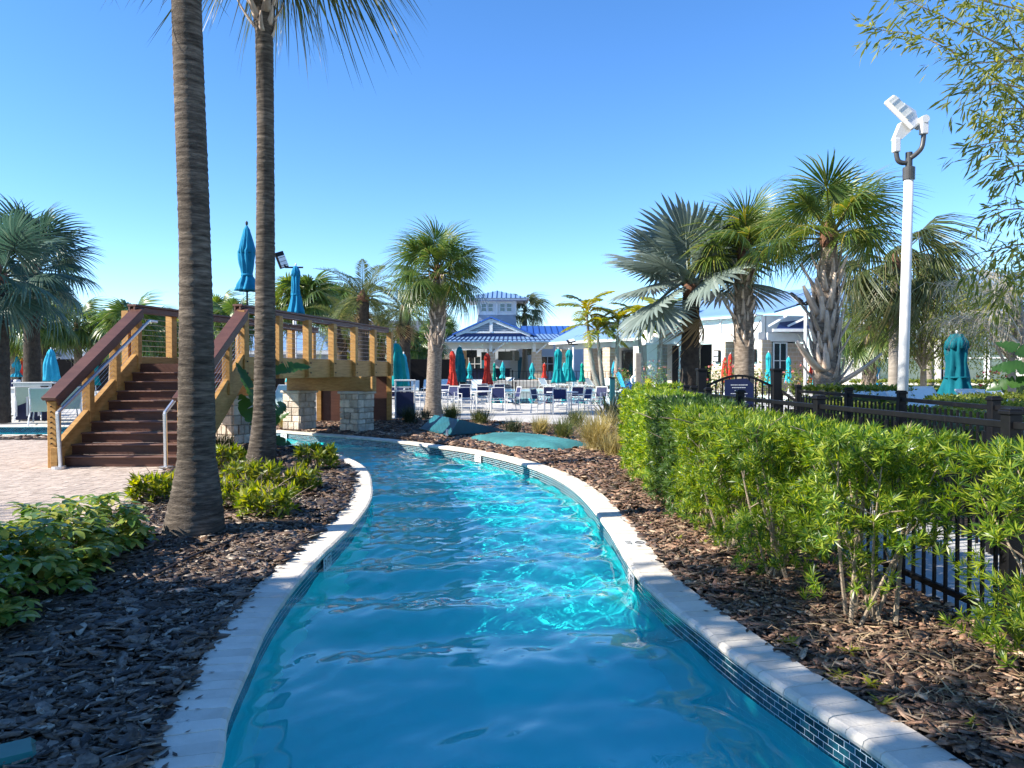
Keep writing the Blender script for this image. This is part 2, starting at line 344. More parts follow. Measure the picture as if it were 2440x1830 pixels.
M['gold'] = leafmat('golden_palm_leaf', [(.16,.2,.03),(.3,.29,.03),(.42,.35,.03)], .4)
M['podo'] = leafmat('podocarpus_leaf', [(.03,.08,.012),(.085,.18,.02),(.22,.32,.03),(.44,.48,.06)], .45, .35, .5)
M['podo_d'] = leafmat('podocarpus_leaf_shaded', [(.025,.06,.012),(.05,.1,.02),(.1,.16,.03)], .35, .38, .45)  # darker leaf copy; palm shade on the hedge is put into its colour
M['scheff'] = leafmat('schefflera_leaf', [(.06,.13,.025),(.11,.2,.038),(.22,.29,.06),(.48,.46,.12)], .3, .28, .55)
M['yshrub'] = leafmat('yellow_green_leaf', [(.08,.14,.018),(.18,.23,.025),(.36,.36,.05)], .45)
M['box'] = leafmat('boxwood_leaf', [(.08,.12,.02),(.15,.19,.03),(.25,.26,.05)], .4)
M['tree'] = leafmat('tree_leaf', [(.07,.11,.022),(.13,.17,.035),(.24,.25,.06)], .4)
M['bamboo'] = leafmat('bamboo_leaf', [(.1,.14,.03),(.2,.24,.045),(.36,.36,.08)], .5)
M['grass_tan'] = leafmat('dry_grass', [(.22,.19,.06),(.36,.31,.12),(.46,.4,.2)], .4)
M['grass_g'] = leafmat('green_grass', [(.05,.085,.022),(.09,.12,.035),(.2,.18,.06)], .35)
M['flax'] = leafmat('flax_leaf', [(.022,.04,.016),(.045,.07,.03),(.09,.09,.04)], .2)
M['banana'] = leafmat('banana_leaf', [(.03,.085,.02),(.05,.12,.025)], .35, .3, .5)
UM = {'teal': ((.0,.20,.22),(.005,.27,.29)), 'deep': ((.0,.09,.12),(.003,.13,.165)), 'blue': ((.006,.16,.3),(.01,.22,.4)), 'sky': ((.02,.30,.46),(.04,.38,.55)),
      'red': ((.48,.035,.022),(.6,.055,.035)), 'aqua': ((.02,.34,.38),(.03,.42,.46)), 'green': ((.0,.26,.2),(.01,.33,.26))}
for k, c in UM.items(): M['u_'+k] = pmat('umbrella_canvas_'+k, list(c), .85, 5, .12, 60, spec=.2, dirt=.15)
def watermat(name, tint):                              # clear water: refracts and reflects, tinted like a filled pool
    m, n, out = newmat(name); b = nd(n, 'BsdfPrincipled'); b.inputs['Base Color'].default_value = (*tint, 1)
    b.inputs['Roughness'].default_value = 0; b.inputs['IOR'].default_value = 1.33; b.inputs['Transmission Weight'].default_value = 1
    n.links.new(b.outputs[0], out.inputs[0]); return m
M['water'] = watermat('river_water', (.03,.96,.99))
M['water_far'] = watermat('pool_water', (.25,.75,.85))
# ================================================================ SETTING
Li = [(-1.0,-3),(-1.02,.5),(-1.08,2.2),(-1.13,2.88),(-1.25,3.29),(-1.36,3.9),(-1.46,4.5),(-1.53,5.2),(-1.565,6.0),(-1.56,6.9),(-1.57,7.7),(-1.63,8.6),(-1.72,9.3),(-1.86,10.05),(-2.05,10.95),(-2.32,11.94),(-2.68,12.84),(-3.2,13.82),(-4.05,15.0),(-4.9,15.8),(-6.0,16.7),(-7.5,17.45),(-9.5,17.9),(-12,18),(-16,17.8),(-24,17.4)]
Ri = [(1.75,-3),(1.66,.5),(1.56,2.2),(1.47,2.95),(1.36,3.37),(1.22,3.89),(1.1,4.5),(.98,5.2),(.93,5.8),(.93,6.5),(.93,7.2),(.91,8.0),(.88,8.8),(.83,9.5),(.71,10.4),(.46,11.5),(.14,12.45),(-.34,13.5),(-.95,14.5),(-1.62,15.3),(-2.45,16.25),(-3.2,16.95),(-4.1,17.7),(-5.3,18.6),(-6.6,19.5),(-8,20.2),(-10,20.7),(-12,20.85),(-16,20.6),(-24,20.2)]
BW = .105
LI = catmull(Li, BW); RI = catmull(Ri, BW)
LN = normals2d(LI); RN = -normals2d(RI)                 # pointing away from the water
def off(L, N, d): return L+N*d
CW = .25
river_hole = [tuple(p[:2]) for p in off(LI, LN, .12)[::4]]+[tuple(p[:2]) for p in off(RI, RN, .12)[::4]][::-1]
POOL = [(-1.2,35.5),(2.5,34.6),(8,35.2),(13,38),(16,44),(15,54),(9,63),(2,64.5),(-4,63),(-6,58),(-3.6,50),(-1.6,42)]
POOL = [tuple(p[:2]) for p in catmull(POOL+[POOL[0]], 1.0)[:-1]]
sheet('pool_deck', [(-500,-60),(500,-60),(500,900),(-500,900)], -.03, M['concrete'], [river_hole, POOL]); bpy.data.objects['pool_deck']['kind'] = 'structure'
# deck joints cut as thin dark strips on the open concrete
dj = MB()
for y in (24.2, 26.8, 29.4, 32.0): dj.box((6, y, -.0275), (60, .012, .002))
for x in (-8,-4.5,-1,2.5,6,9.5): dj.box((x, 29, -.0265), (.012, 10.5, .002))
tag(dj.build('deck_joint', M['grout'], bpy.data.objects['pool_deck']))
# channel
def channel():
    lw, rw = off(LI, LN, .022), off(RI, RN, .022); fl = tag(empty('river_channel'), kind='structure')
    vs, fs = [], []
    for Lx in (lw, rw):
        n0 = len(vs)
        for p in Lx: vs += [(p[0],p[1],-.045), (p[0],p[1],-1.12)]
        for i in range(len(Lx)-1): a = n0+2*i; fs.append((a, a+1, a+3, a+2))
    me = bpy.data.meshes.new('channel_wall'); me.from_pydata(vs, [], fs); link('channel_wall', me, M['plaster'], fl)
    sheet('channel_floor', [tuple(p[:2]) for p in lw[::3]]+[tuple(p[:2]) for p in rw[::3]][::-1], -1.1, M['plaster'], parent=fl)
    # mosaic band, five rows of small glass tiles below the coping
    tl = []
    for side, (Lx, N) in enumerate(((LI, LN), (RI, RN))):
        Q = catmull([tuple(p) for p in off(Lx, N, .020)], .0655); NQ = normals2d(Q)*(1 if side == 0 else -1)
        for i in range(len(Q)-1):
            y = Q[i][1]
            if y < 1.5 or Q[i][0] < -14: continue
            d = Vector(Q[i+1]-Q[i]); n = Vector(NQ[i]); L = d.length; d.normalize()
            for r in range(5):
                s0 = L*(.5 if r % 2 else 0); z1 = -.052-r*.0325; z0 = z1-.0285
                a = Vector(Q[i])+d*(s0+.002); b = Vector(Q[i])+d*(s0+L-.0022)
                m = MB(); vs = []
                for p in (a, b):
                    for u in (.0005, .012):
                        for z in (z0, z1): vs.append((p.x+n.x*u, p.y+n.y*u, z))
                m.add(vs, [(0,1,3,2),(4,6,7,5),(0,4,5,1),(2,3,7,6),(0,2,6,4),(1,5,7,3)])
                tl.append((y+(30 if side == 0 else 0), m))
    tl.sort(key=lambda t: t[0]); near = [m for k, m in tl if k > 2.6]
    for m in near[:300]: m.build('mosaic_tile', M['tile'], fl)
    j = MB()
    vsall, fsall, n = [], [], 0
    for m in [m for k, m in tl if k <= 2.6]+near[300:]:
        vsall += m.v; fsall += [tuple(i+n for i in f) for f in m.f]; n += len(m.v)
    j.v, j.f = vsall, fsall; tag(j.build('mosaic_tile_field', M['tile_i'], fl), kind='stuff')
channel()
def coping(name, Lx, N, prio):
    root = tag(empty(name), kind='structure')
    st = [[(-.006,-.05),(-.016,-.03),(-.010,-.009),(.012,0),(CW,0),(CW,-.055)]][0]
    out = []
    for i in range(len(Lx)-1):
        a, b = Lx[i], Lx[i+1]; d = (b-a); L = np.linalg.norm(d); d = d/L
        dz = rng.normal(0, .0012); m = MB(); vs = []
        for p, nn, e in ((a, N[i], .002), (b, N[i+1], -.002)):
            for u, z in st: q = p+nn*u+d*e; vs.append((q[0], q[1], z+dz))
        k = len(st); fs = [(j, (j+1) % k, k+(j+1) % k, k+j) for j in range(k)]+[tuple(range(k))[::-1], tuple(range(k, 2*k))]
        out.append((prio(a), m.add(vs, fs)))
    out.sort(key=lambda t: t[0])
    pieces('coping_stone', [m for _, m in out], M['coping'], root)
    g = []; f = []
    for p, nn in zip(Lx, N): g += [tuple(p+nn*.004+np.array([0,0,-.006])), tuple(p+nn*(CW-.003)+np.array([0,0,-.006]))]
    for i in range(len(Lx)-1): f.append((2*i, 2*i+1, 2*i+3, 2*i+2))
    me = bpy.data.meshes.new('mortar_bed'); me.from_pydata(g, [], f); link('mortar_bed', me, M['grout'], root)
    return root
pr = lambda p: p[1] if p[1] > 2.4 else p[1]+60
cop_l = coping('river_coping', LI, LN, pr); cop_r = coping('river_coping', RI, RN, pr)
# water surface: real low waves on a fine grid
def water():
    n, m = 900, 72
    def rs(Lx):
        s = np.r_[0, np.cumsum(np.linalg.norm(np.diff(Lx, axis=0), axis=1))]; q = np.linspace(0, s[-1], n)
        return np.stack([np.interp(q, s, Lx[:,k]) for k in range(3)], 1)
    a, b = rs(off(LI, LN, .022)), rs(off(RI, RN, .022)); t = np.linspace(0, 1, m)[None,:,None]
    G = a[:,None,:]*(1-t)+b[:,None,:]*t
    z = np.zeros(G.shape[:2]); x, y = G[...,0], G[...,1]
    for k in range(26):
        wl = rng.uniform(.22, 1.3); th = rng.normal(1.75, .55); ph = rng.uniform(0, 6.28); kk = 2*np.pi/wl
        u = kk*(x*math.cos(th)+y*math.sin(th))+ph+.6*np.sin(x*1.7+k)+.5*np.sin(y*1.3+2*k)
        z += .0105*wl**1.0*np.sin(u)*rng.uniform(.4, 1)
    for k in range(16):
        wl = rng.uniform(.14, .3); th = rng.uniform(0, 6.28); kk = 2*np.pi/wl
        z += .0075*wl*np.sin(kk*(x*math.cos(th)+y*math.sin(th))+rng.uniform(0, 6.28)+1.2*np.sin(x*2.1+k)+1.1*np.sin(y*1.7+2*k))
    calm = .4+.6/(1+np.exp(-(y-5.0)*1.4))
    G[...,2] = -.185+z*calm*.62
    idx = np.arange(n*m).reshape(n, m); q0, q1, q2, q3 = idx[:-1,:-1], idx[:-1,1:], idx[1:,1:], idx[1:,:-1]
    T = np.concatenate([np.stack([q0,q1,q2], -1).reshape(-1,3), np.stack([q0,q2,q3], -1).reshape(-1,3)])
    o = tag(link('river_water', np_mesh('river_water', G.reshape(-1,3), T, True), M['water']), kind='structure')
    o.cycles.is_caustics_caster = True; sl.cycles.is_caustics_light = True          # sunlight focused by the waves on the channel floor
    for q in ('channel_floor', 'channel_wall'): bpy.data.objects[q].cycles.is_caustics_receiver = True
water()
sheet('pool_water', POOL, -.12, M['water_far'])['kind'] = 'structure'
pf = tag(empty('pool_basin'), kind='structure'); sheet('basin_floor', POOL, -1.1, M['plaster'], parent=pf)
pw = MB(); pc = MB()
PP = np.array([(x, y, 0) for x, y in POOL]); PN = normals2d(np.r_[PP[-1:], PP, PP[:1]])[1:-1]
for i in range(len(PP)):
    a, b = PP[i], PP[(i+1) % len(PP)]; na, nb = -PN[i], -PN[(i+1) % len(PP)]
    pw.add([(a[0],a[1],-.03),(b[0],b[1],-.03),(b[0],b[1],-1.1),(a[0],a[1],-1.1)], [(0,1,2,3)])
    q = [a, b, b+nb*.3, a+na*.3]; pc.add([(p[0],p[1],.0) for p in q]+[(p[0],p[1],-.05) for p in q], [(0,1,2,3),(7,6,5,4),(0,4,5,1),(2,6,7,3)])
pw.build('basin_wall', M['plaster'], pf); pc.build('basin_coping', M['coping'], pf)
# planting beds
LOo, ROo = off(LI, LN, CW+.0), off(RI, RN, CW+.0)
iL = int(np.argmin(np.abs(LOo[:,0]+6.2)+100*(LOo[:,1] < 12)))
bedL = [tuple(p[:2]) for p in LOo[:iL:3]]+[(-6.3,15.6),(-5.2,15.2),(-5.25,12.4),(-5.2,11.4),(-4.55,9.8),(-4.25,8.7),(-4.2,6.5),(-4.15,3),(-4.1,-3)]
jR = int(np.argmin(np.abs(ROo[:,0]+6.6)+100*(ROo[:,1] < 12)))
bedR = [tuple(p[:2]) for p in ROo[:jR:3]]+[(-7.2,22.4),(-5,23.6),(-2.5,23.9),(-.5,22.8),(1,21.5),(2.5,20.6),(4.2,19.4),(4.4,14),(2.66,12.2),(2.62,8),(2.78,4.3),(3.05,-3)]
sheet('mulch_bed', bedL, -.024, M['soil'])['kind'] = 'structure'
sheet('mulch_bed', bedR, -.024, M['soil'])['kind'] = 'structure'
stripL = [(-5.3,15.5),(-6.2,16.2),(-7.4,17.0),(-9.4,17.5),(-12,17.62),(-16,17.4),(-16,16.6),(-12,16.7),(-9,16.6),(-7.4,16.0),(-6.3,15.3)]
sheet('mulch_bed', stripL[::-1], -.02, M['soil'])['kind'] = 'structure'
bedF = [(4.35,3),(12,3),(16,14),(12,20),(7,17),(4.35,12.5)]                                    # planting beyond the far fence
sheet('mulch_bed', bedF, -.024, M['soil'])['kind'] = 'structure'
def chips(poly, dens, name, mat, szs, zup=.03, seed=1, keep=None):
    g = np.random.default_rng(seed); q = np.asarray(poly); lo, hi = q.min(0), q.max(0); lo[1] = max(lo[1], 2.0)
    P = []
    y = lo[1]
    while y < hi[1]:                                     # denser and finer close by
        y2 = min(hi[1], y+1.); d = dens*min(1., (5.5/max(y, 3.))**1.5); n = int((hi[0]-lo[0])*(y2-y)*d)
        P.append(np.stack([g.uniform(lo[0], hi[0], n), g.uniform(y, y2, n)], 1)); y = y2
    P = np.concatenate(P); P = P[inside(P, poly)]; P = P[np.abs(P[:,0]) < P[:,1]*.72+.6]
    if keep is not None: P = P[keep(P)]
    n = len(P); sc = np.clip(P[:,1]/5.5, .9, 2.0)**.75
    L = g.uniform(*szs, n)*sc*g.choice([.45,.7,1,1,1.5], n); Wd = L*g.uniform(.2, .55, n); H = g.uniform(.002,.006,n)
    yaw = g.normal(.1, .9, n); pit = g.normal(0, .16, n); rol = g.normal(0, .28, n)
    cx, sx = np.cos(yaw), np.sin(yaw)
    X = np.stack([cx*np.cos(pit), sx*np.cos(pit), np.sin(pit)], 1); Yv = np.stack([-sx*np.cos(rol), cx*np.cos(rol), np.sin(rol)], 1); Z = np.cross(X, Yv)
    mound = .018*np.sin(P[:,0]*2.3+1)*np.sin(P[:,1]*1.9)
    C = np.concatenate([P, (g.uniform(-.015, zup, n)+mound)[:,None]], 1)
    sh = np.array([(-.56,.05),(-.42,-.46),(.34,-.5),(.58,-.08),(.4,.46),(-.2,.5)])
    V = []
    for k in range(6):
        j = g.uniform(.6, 1.3, (n,2)); u, v = sh[k,0]*L*j[:,0], sh[k,1]*Wd*j[:,1]
        V.append(C+X*u[:,None]+Yv*v[:,None]+Z*(H*g.uniform(.2,1.3,n))[:,None])
    for k in range(6): V.append(V[k]-Z*(H*1.6)[:,None])
    V = np.stack(V, 1).reshape(-1,3)
    T = [(0,1,2),(0,2,3),(0,3,4),(0,4,5)]
    for k in range(6): a, b = k, (k+1) % 6; T += [(a,a+6,b+6),(a,b+6,b)]
    T = (np.arange(n)[:,None,None]*12+np.array(T)[None]).reshape(-1,3)
    print(name, n, len(T))
    return link(name, np_mesh(name, V, T), mat)
clear = lambda L, N, s: None
def left_keep(P): return inside(P, bedL)
ml = chips(bedL, 1500, 'bark_mulch', M['chip'], (.05,.13), seed=2); tag(ml, 'dark bark mulch chips covering the bed left of the river', 'mulch', kind='stuff')
mr = chips(bedR, 1350, 'bark_mulch', M['chip_red'], (.035,.095), seed=3); tag(mr, 'brown bark mulch chips between the river and the hedge', 'mulch', kind='stuff')
ms = chips(stripL, 250, 'bark_mulch', M['chip_red'], (.06,.12), seed=4); tag(ms, 'narrow strip of bark mulch beyond the brick patio', 'mulch', kind='stuff')
def shreds(poly, n, mat, label, seed):
    g = np.random.default_rng(seed); q = np.asarray(poly); lo, hi = q.min(0), q.max(0); y = 2.2+(min(hi[1], 13)-2.2)*g.power(.65, n); P = np.stack([g.uniform(lo[0], hi[0], n), y], 1)
    P = P[inside(P, poly) & (np.abs(P[:,0]) < P[:,1]*.72+.6)]; m = len(P); P = np.c_[P, g.uniform(.0,.045,m)]; L = g.uniform(.015,.055,m)*np.clip(P[:,1]/5,.8,1.8)
    V, T = blades(P, rdir(m,-.25,.35), np.tile([0,0,1.],(m,1))+rdir(m)*.7, L, L*g.uniform(.1,.45,m), g.normal(0,.2,m)); tag(link('bark_shreds', np_mesh('bark_shreds', V, T), mat), label, 'mulch', kind='stuff')
shreds(bedL, 60000, M['chip'], 'fine dark bark shreds between the larger chips left of the river', 21)
shreds(bedR, 60000, M['chip_red'], 'fine brown bark shreds between the larger chips right of the river', 22)
# a few chips strewn on the coping, dry leaf straw on the right bed
def spill(Lx, N, n, name, label, g):
    ix = g.integers(20, len(Lx)-1, n*3); ix = ix[(Lx[ix,1] > 2.5) & (Lx[ix,1] < 12)][:n]; u = CW-np.abs(g.normal(0, .045, len(ix)))
    P = Lx[ix]+N[ix]*u[:,None]; P[:,2] = .004; D = rdir(len(ix), -.1, .1); s = g.uniform(.012, .05, len(ix))
    V, T = blades(P, D, np.tile([0,0,1.], (len(ix),1)), s, s*.45, -.15); tag(link(name, np_mesh(name, V, T), M['chip']), label, 'mulch', kind='stuff')
spill(LI, LN, 420, 'loose_bark', 'loose bark chips strewn on the left coping stones', np.random.default_rng(5))
spill(RI, RN, 60, 'loose_bark', 'scattered bark chips lying on the right coping stones', np.random.default_rng(6))
def straw():
    g = np.random.default_rng(8); n = 3600; P = np.stack([g.uniform(1.2, 3.1, n), 3+g.power(.7, n)*9], 1); P = P[inside(P, bedR)]; n = len(P)
    P = np.c_[P, g.uniform(.015,.05,n)]; D = rdir(n, -.25, .3); s = g.uniform(.05, .13, n)
    V, T = blades(P, D, np.tile([0,0,1.], (n,1))+rdir(n)*.4, s, s*.08, g.normal(0, .2, n)); tag(link('leaf_litter', np_mesh('leaf_litter', V, T), M['straw']), 'dry fallen leaves and needles under the hedge', 'leaf litter', kind='stuff')
straw()
# brick patio left of the bed: herringbone pavers
def patio():
    root = tag(empty('brick_patio'), kind='structure')
    poly = [(-4.28,-3),(-4.3,6.5),(-4.38,8.8),(-4.66,9.9),(-5.3,11.4),(-5.35,15.2),(-6.4,15.35),(-7.4,15.95),(-9,16.5),(-12,16.6),(-26,16.4),(-26,-3)]
    sheet('sand_bed', poly, -.018, M['sand'], parent=root)
    parts = []; g = np.random.default_rng(12); rows = []
    for iy in range(60, 165):
        for ix in range(-140, -41):                              # herringbone of 0.1 x 0.2 m bricks
            k = (ix-iy) % 4
            if k == 0: rows.append((ix*.1+.1, iy*.1+.05, 0))
            elif k == 3: rows.append((ix*.1+.05, iy*.1+.1, 1))
    P = np.array(rows); ok = inside(P, poly) & (np.abs(P[:,0]) < P[:,1]*.7+.3); P = P[ok]
    for x, y, v in P[np.argsort(P[:,1])]:
        parts.append(MB().box((x, y, -.03+g.normal(0,.0012)), (.094,.194,.06) if v else (.194,.094,.06)))
    pieces('paver', parts, M['paver'], root)
    for o in root.children:
        if o.name.startswith('paver_field'): o.data.materials[0] = M['paver_i']
    bd = [(-4.28,6.2),(-4.3,6.5),(-4.38,8.8),(-4.66,9.9),(-5.3,11.4)]; Q = catmull(bd, .2)
    for i in range(len(Q)-1): MB().beam(Q[i]+np.array([.07,0,-.025]), Q[i+1]+np.array([.07,-.005,-.025]), .14, .07).build('border_paver', M['paver'], root)
patio()
# concrete path to the gate, kerb
ph = sheet('garden_path', [(2.9,-3),(4.25,-3),(4.12,6),(4.15,9),(4.3,12.6),(2.85,12.6),(2.64,8),(2.78,4.4)][::1], -.012, M['path']); ph['kind'] = 'structure'
for y in (3.9, 5.4, 6.9, 8.4, 9.9, 11.4): MB().box((3.45, y, -.0105), (1.45, .012, .002)).build('path_joint', M['grout'], ph)
kb = MB().box((2.35, 14.0, .04), (.9, .35, .22), ch=.02).build('concrete_kerb', M['kerb']); tag(kb, 'short grey concrete kerb at the end of the clipped hedge', 'kerb')
# ================================================================ WOODEN FOOTBRIDGE
def bridge():
    t = thing('wooden_footbridge', 'yellow pine footbridge with brown stairs, cable railings and dark handrails over the river', 'bridge')
    PN, PH, CO = M['pine'], M['pine_h'], M['composite']
    D, RS, GO, Y0 = 1.64, .164, .28, 11.9; xl, xr = -7.05, -5.16
    for i in range(10):                                              # stairs: riser and tread boards
        z, y = RS*(i+1), Y0+GO*i
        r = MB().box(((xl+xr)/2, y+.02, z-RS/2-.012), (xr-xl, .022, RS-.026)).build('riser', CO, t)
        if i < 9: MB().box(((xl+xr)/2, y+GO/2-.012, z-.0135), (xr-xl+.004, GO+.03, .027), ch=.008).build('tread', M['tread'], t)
    yt = Y0+GO*9                                                      # 14.42
    for x in (xl-.05, xr+.05):                                        # stringers
        s = MB(); n = Vector((0, GO, RS)).normalized()
        s.add([(x-.04,Y0-.06,0),(x-.04,Y0-.06,.28),(x-.04,yt-.02,D+.14),(x-.04,yt+.1,D+.14),(x-.04,yt+.1,D-.3),(x-.04,Y0+.42,0)]+
              [(x+.04,Y0-.06,0),(x+.04,Y0-.06,.28),(x+.04,yt-.02,D+.14),(x+.04,yt+.1,D+.14),(x+.04,yt+.1,D-.3),(x+.04,Y0+.42,0)],
              [(0,1,2,3,4,5),(11,10,9,8,7,6)]+[(i,6+i,6+(i+1)%6,(i+1)%6) for i in range(6)])
        s.build('stringer', PN, t)
    # deck outline: landing then the span heading slightly right, over the water
    ax = Vector((.22, 1, 0)).normalized(); px = Vector((ax.y, -ax.x, 0))
    L0, R0 = Vector((-7.2, yt+.02, 0)), Vector((-5.2, yt+.02, 0)); L1, R1 = Vector((-5.75, 22.4, 0)), Vector((-3.68, 22.4, 0))
    n = 58
    for i in range(n):                                                # deck boards
        a, b = i/n, (i+.94)/n; q = [L0.lerp(L1, a), R0.lerp(R1, a), R0.lerp(R1, b), L0.lerp(L1, b)]
        MB().poly([(p.x, p.y) for p in q], D-.03, D).build('deck_board', CO, t)
    for a, b in ((L0, L1), (R0, R1)):                                 # fascia beams, toe boards, rails, posts, cables
        sx = -1 if a is L0 else 1; o = px*(sx*.045)
        fb = MB().beam(a+o+Vector((0,0,1.56)), b+o+Vector((0,0,1.56)), .075, .43, ch=.006).build('fascia_beam', PH, t)
        cap = MB().beam(a+Vector((0,0,2.745)), b+Vector((0,0,2.745)), .2, .045, ch=.008).build('handrail_cap', CO, t)
        MB().beam(a+px*sx*.055+Vector((0,0,2.665)), b+px*sx*.055+Vector((0,0,2.665)), .038, .105, ch=.004).build('handrail_board', CO, t)
        MB().beam(a-px*sx*.055+Vector((0,0,2.665)), b-px*sx*.055+Vector((0,0,2.665)), .038, .105, ch=.004).build('handrail_board', CO, t)
        for k in range(7):
            p = a.lerp(b, (k+.02)/6.04); c = p+px*(sx*.0)
            h = MB().box((c.x+px.x*sx*.11, c.y+px.y*sx*.11, 2.0), (.15, .16, 1.28), rz=math.atan2(px.y, px.x), ch=.006).build('rail_post', PN, t)
            for z in (1.46, 1.68):
                bo = c+px*(sx*.188); MB().tube([(bo.x, bo.y, z), (bo.x+px.x*sx*.018, bo.y+px.y*sx*.018, z)], .016, 8).build('bolt', M['dark'], h)
        for k in range(9):
            z = D+.14+k*.105; MB().tube([a+px*sx*.1+Vector((0,0,z)), b+px*sx*.1+Vector((0,0,z))], .0035, 4, False).build('cable', M['cable'], t)
    # stair guards
    for x in (xl-.06, xr+.06):
        lft = x < -6.; sl = RS/GO; f = lambda y, h: Vector((x, y, (y-Y0)*sl+h))
        MB().beam(f(Y0-.22, 1.2), f(yt+.1, 1.15), .235, .045, ch=.008).build('stair_rail_cap', CO, t)
        for s in (-.075, .075): MB().beam(f(Y0-.14, 1.1)+Vector((s,0,0)), f(yt+.1, 1.06)+Vector((s,0,0)), .038, .15, ch=.004).build('stair_rail_board', CO, t)
        for k, y in enumerate((Y0-.08, Y0+.88, Y0+1.75, yt+.02)):
            zb = 0 if k == 0 else max(0, (y-Y0)*sl+.05); zt = (y-Y0)*sl+1.08
            MB().box((x, y, (zb+zt)/2), (.14, .14, zt-zb), ch=.008).build('stair_post', PN, t)
        MB().box((x, Y0-.12, 1.06), (.2, .2, .03), ch=.006).build('post_cap', CO, t)
        MB().box((x+.06, Y0-.1, .16), (.11, .2, .32), ch=.006).build('post_block', PN, t)
        for k in range(3):                                             # sloped bottom rails between posts
            ya, yb = (Y0+.0, Y0+.95, Y0+1.82)[k], (Y0+.82, Y0+1.68, yt-.05)[k]
            MB().beam(f(ya, .34), f(yb, .34), .1, .075, ch=.006).build('bottom_rail', PH, t)
        for k in range(8):
            MB().tube([f(Y0-.08, .44+k*.082), f(yt, .44+k*.082)], .0035, 4, False).build('cable', M['cable'], t)
            MB().tube([(x, Y0-.15, .38+k*.082), (x, Y0-.175, .375+k*.082)], .012, 6).build('cable_end', M['dark'], t)
        # grab rail of square aluminium tube
        xi = x+(.2 if lft else -.2)
        g = MB(); g.tube([(xi-.03 if lft else xi, Y0-.26, 0), (xi-.03 if lft else xi, Y0-.26, .04)], .1, 14)
        p0, p1, p2, p3 = Vector((xi, Y0-.26, .02)), Vector((xi-(.03 if lft else 0), Y0-.28, .86)), f(yt+.1, .92), f(yt+.42, .86)
        p2.x = xi; p3.x = xi; p3.z = p2.z
        g.beam(p0, p1, .05, .05, .01); g.beam(p1-(p2-p1).normalized()*.01, p2, .05, .05, .01); g.beam(p2, p3, .05, .05, .01)
        g.build('grab_rail', M['steel'], t)
    # bents: cross girders on stone piers belong to the bridge; piers are their own things
    for a, b, z in ((Vector((-5.85,19.95,0)), Vector((-3.35,18.55,0)), 1.18), (Vector((-7.7,16.75,0)), Vector((-5.2,15.35,0)), 1.18)):
        MB().beam(a+Vector((0,0,z)), b+Vector((0,0,z)), .15, .36, ch=.006).build('cross_girder', PH, t)
    for x0 in (.25, .5, .75):
        a, b = L0.lerp(R0, x0), L1.lerp(R1, x0); MB().beam(a+Vector((0,0,1.47)), b+Vector((0,0,1.47)), .075, .25).build('joist', PH, t)
    # far end: boarded stair box and corner posts down to the deck
    MB().box((-4.72, 22.75, .68), (2.0, .06, 1.35), ch=.004).build('boarded_end', CO, t)
    for x in (-5.75, -3.66): MB().box((x, 22.72, .7), (.14, .14, 1.4), ch=.006).build('end_post', PN, t)
    MB().box((-4.62, 21.6, .62), (.09, .14, 1.24), ch=.006).build('support_post', PN, t)
    MB().beam((-5.0, 22.4, 0), (-4.9, 22.6, 1.3), .05, .14).build('brace', PN, t)
    for i in range(6): MB().box((-4.72, 23.0+.28*i, D-.17*(i+1)), (1.9, .3, .03)).build('tread', CO, t)
bridge()
def pier(loc, rz, hgt, label):
    t = thing('stone_pier', label, 'pier', loc, rz, 'stone piers under the footbridge'); S = .58; g = np.random.default_rng(int(abs(loc[0])*100))
    MB().box((0,0,hgt/2-.02), (S-.05, S-.05, hgt-.04)).build('core', M['mortar'], t)
    z = 0.0
    while z < hgt-.1:
        h = min(g.choice([.12,.16,.2]), hgt-.06-z)
        if hgt-.06-z-h < .08: h = hgt-.06-z
        for f in range(4):
            Mz = Matrix.Rotation(f*math.pi/2, 3, 'Z'); u = -S/2
            while u < S/2-.02:
                wd = g.choice([.14,.2,.26,.32]); wd = min(wd, S/2-u)
                if S/2-u-wd < .09: wd = S/2-u
                c = Mz@Vector((u+wd/2, -S/2+.03+g.normal(0,.006), z+h/2))
                MB().box(c, (wd-.012, .1, h-.012), M=Mz, ch=.012).build('stone', M['stone'], t); u += wd
        z += h
    MB().box((0,0,hgt-.03), (S+.1, S+.1, .06), ch=.012).build('capstone', M['cap'], t)
pz = math.atan2(-.8, 1.44)
pier((-5.5,19.7,0), pz, 1.0, 'pale limestone pier on the far bank, left one under the bridge girder')
pier((-3.85,18.9,0), pz, 1.0, 'pale limestone pier on the far bank, nearest the teal umbrella')
pier((-5.75,15.75,0), pz, 1.0, 'pale limestone pier on the near bank, seen between the two tall palms')
pier((-7.25,16.55,0), pz, 1.0, 'limestone pier hidden behind the stair landing on the near bank')
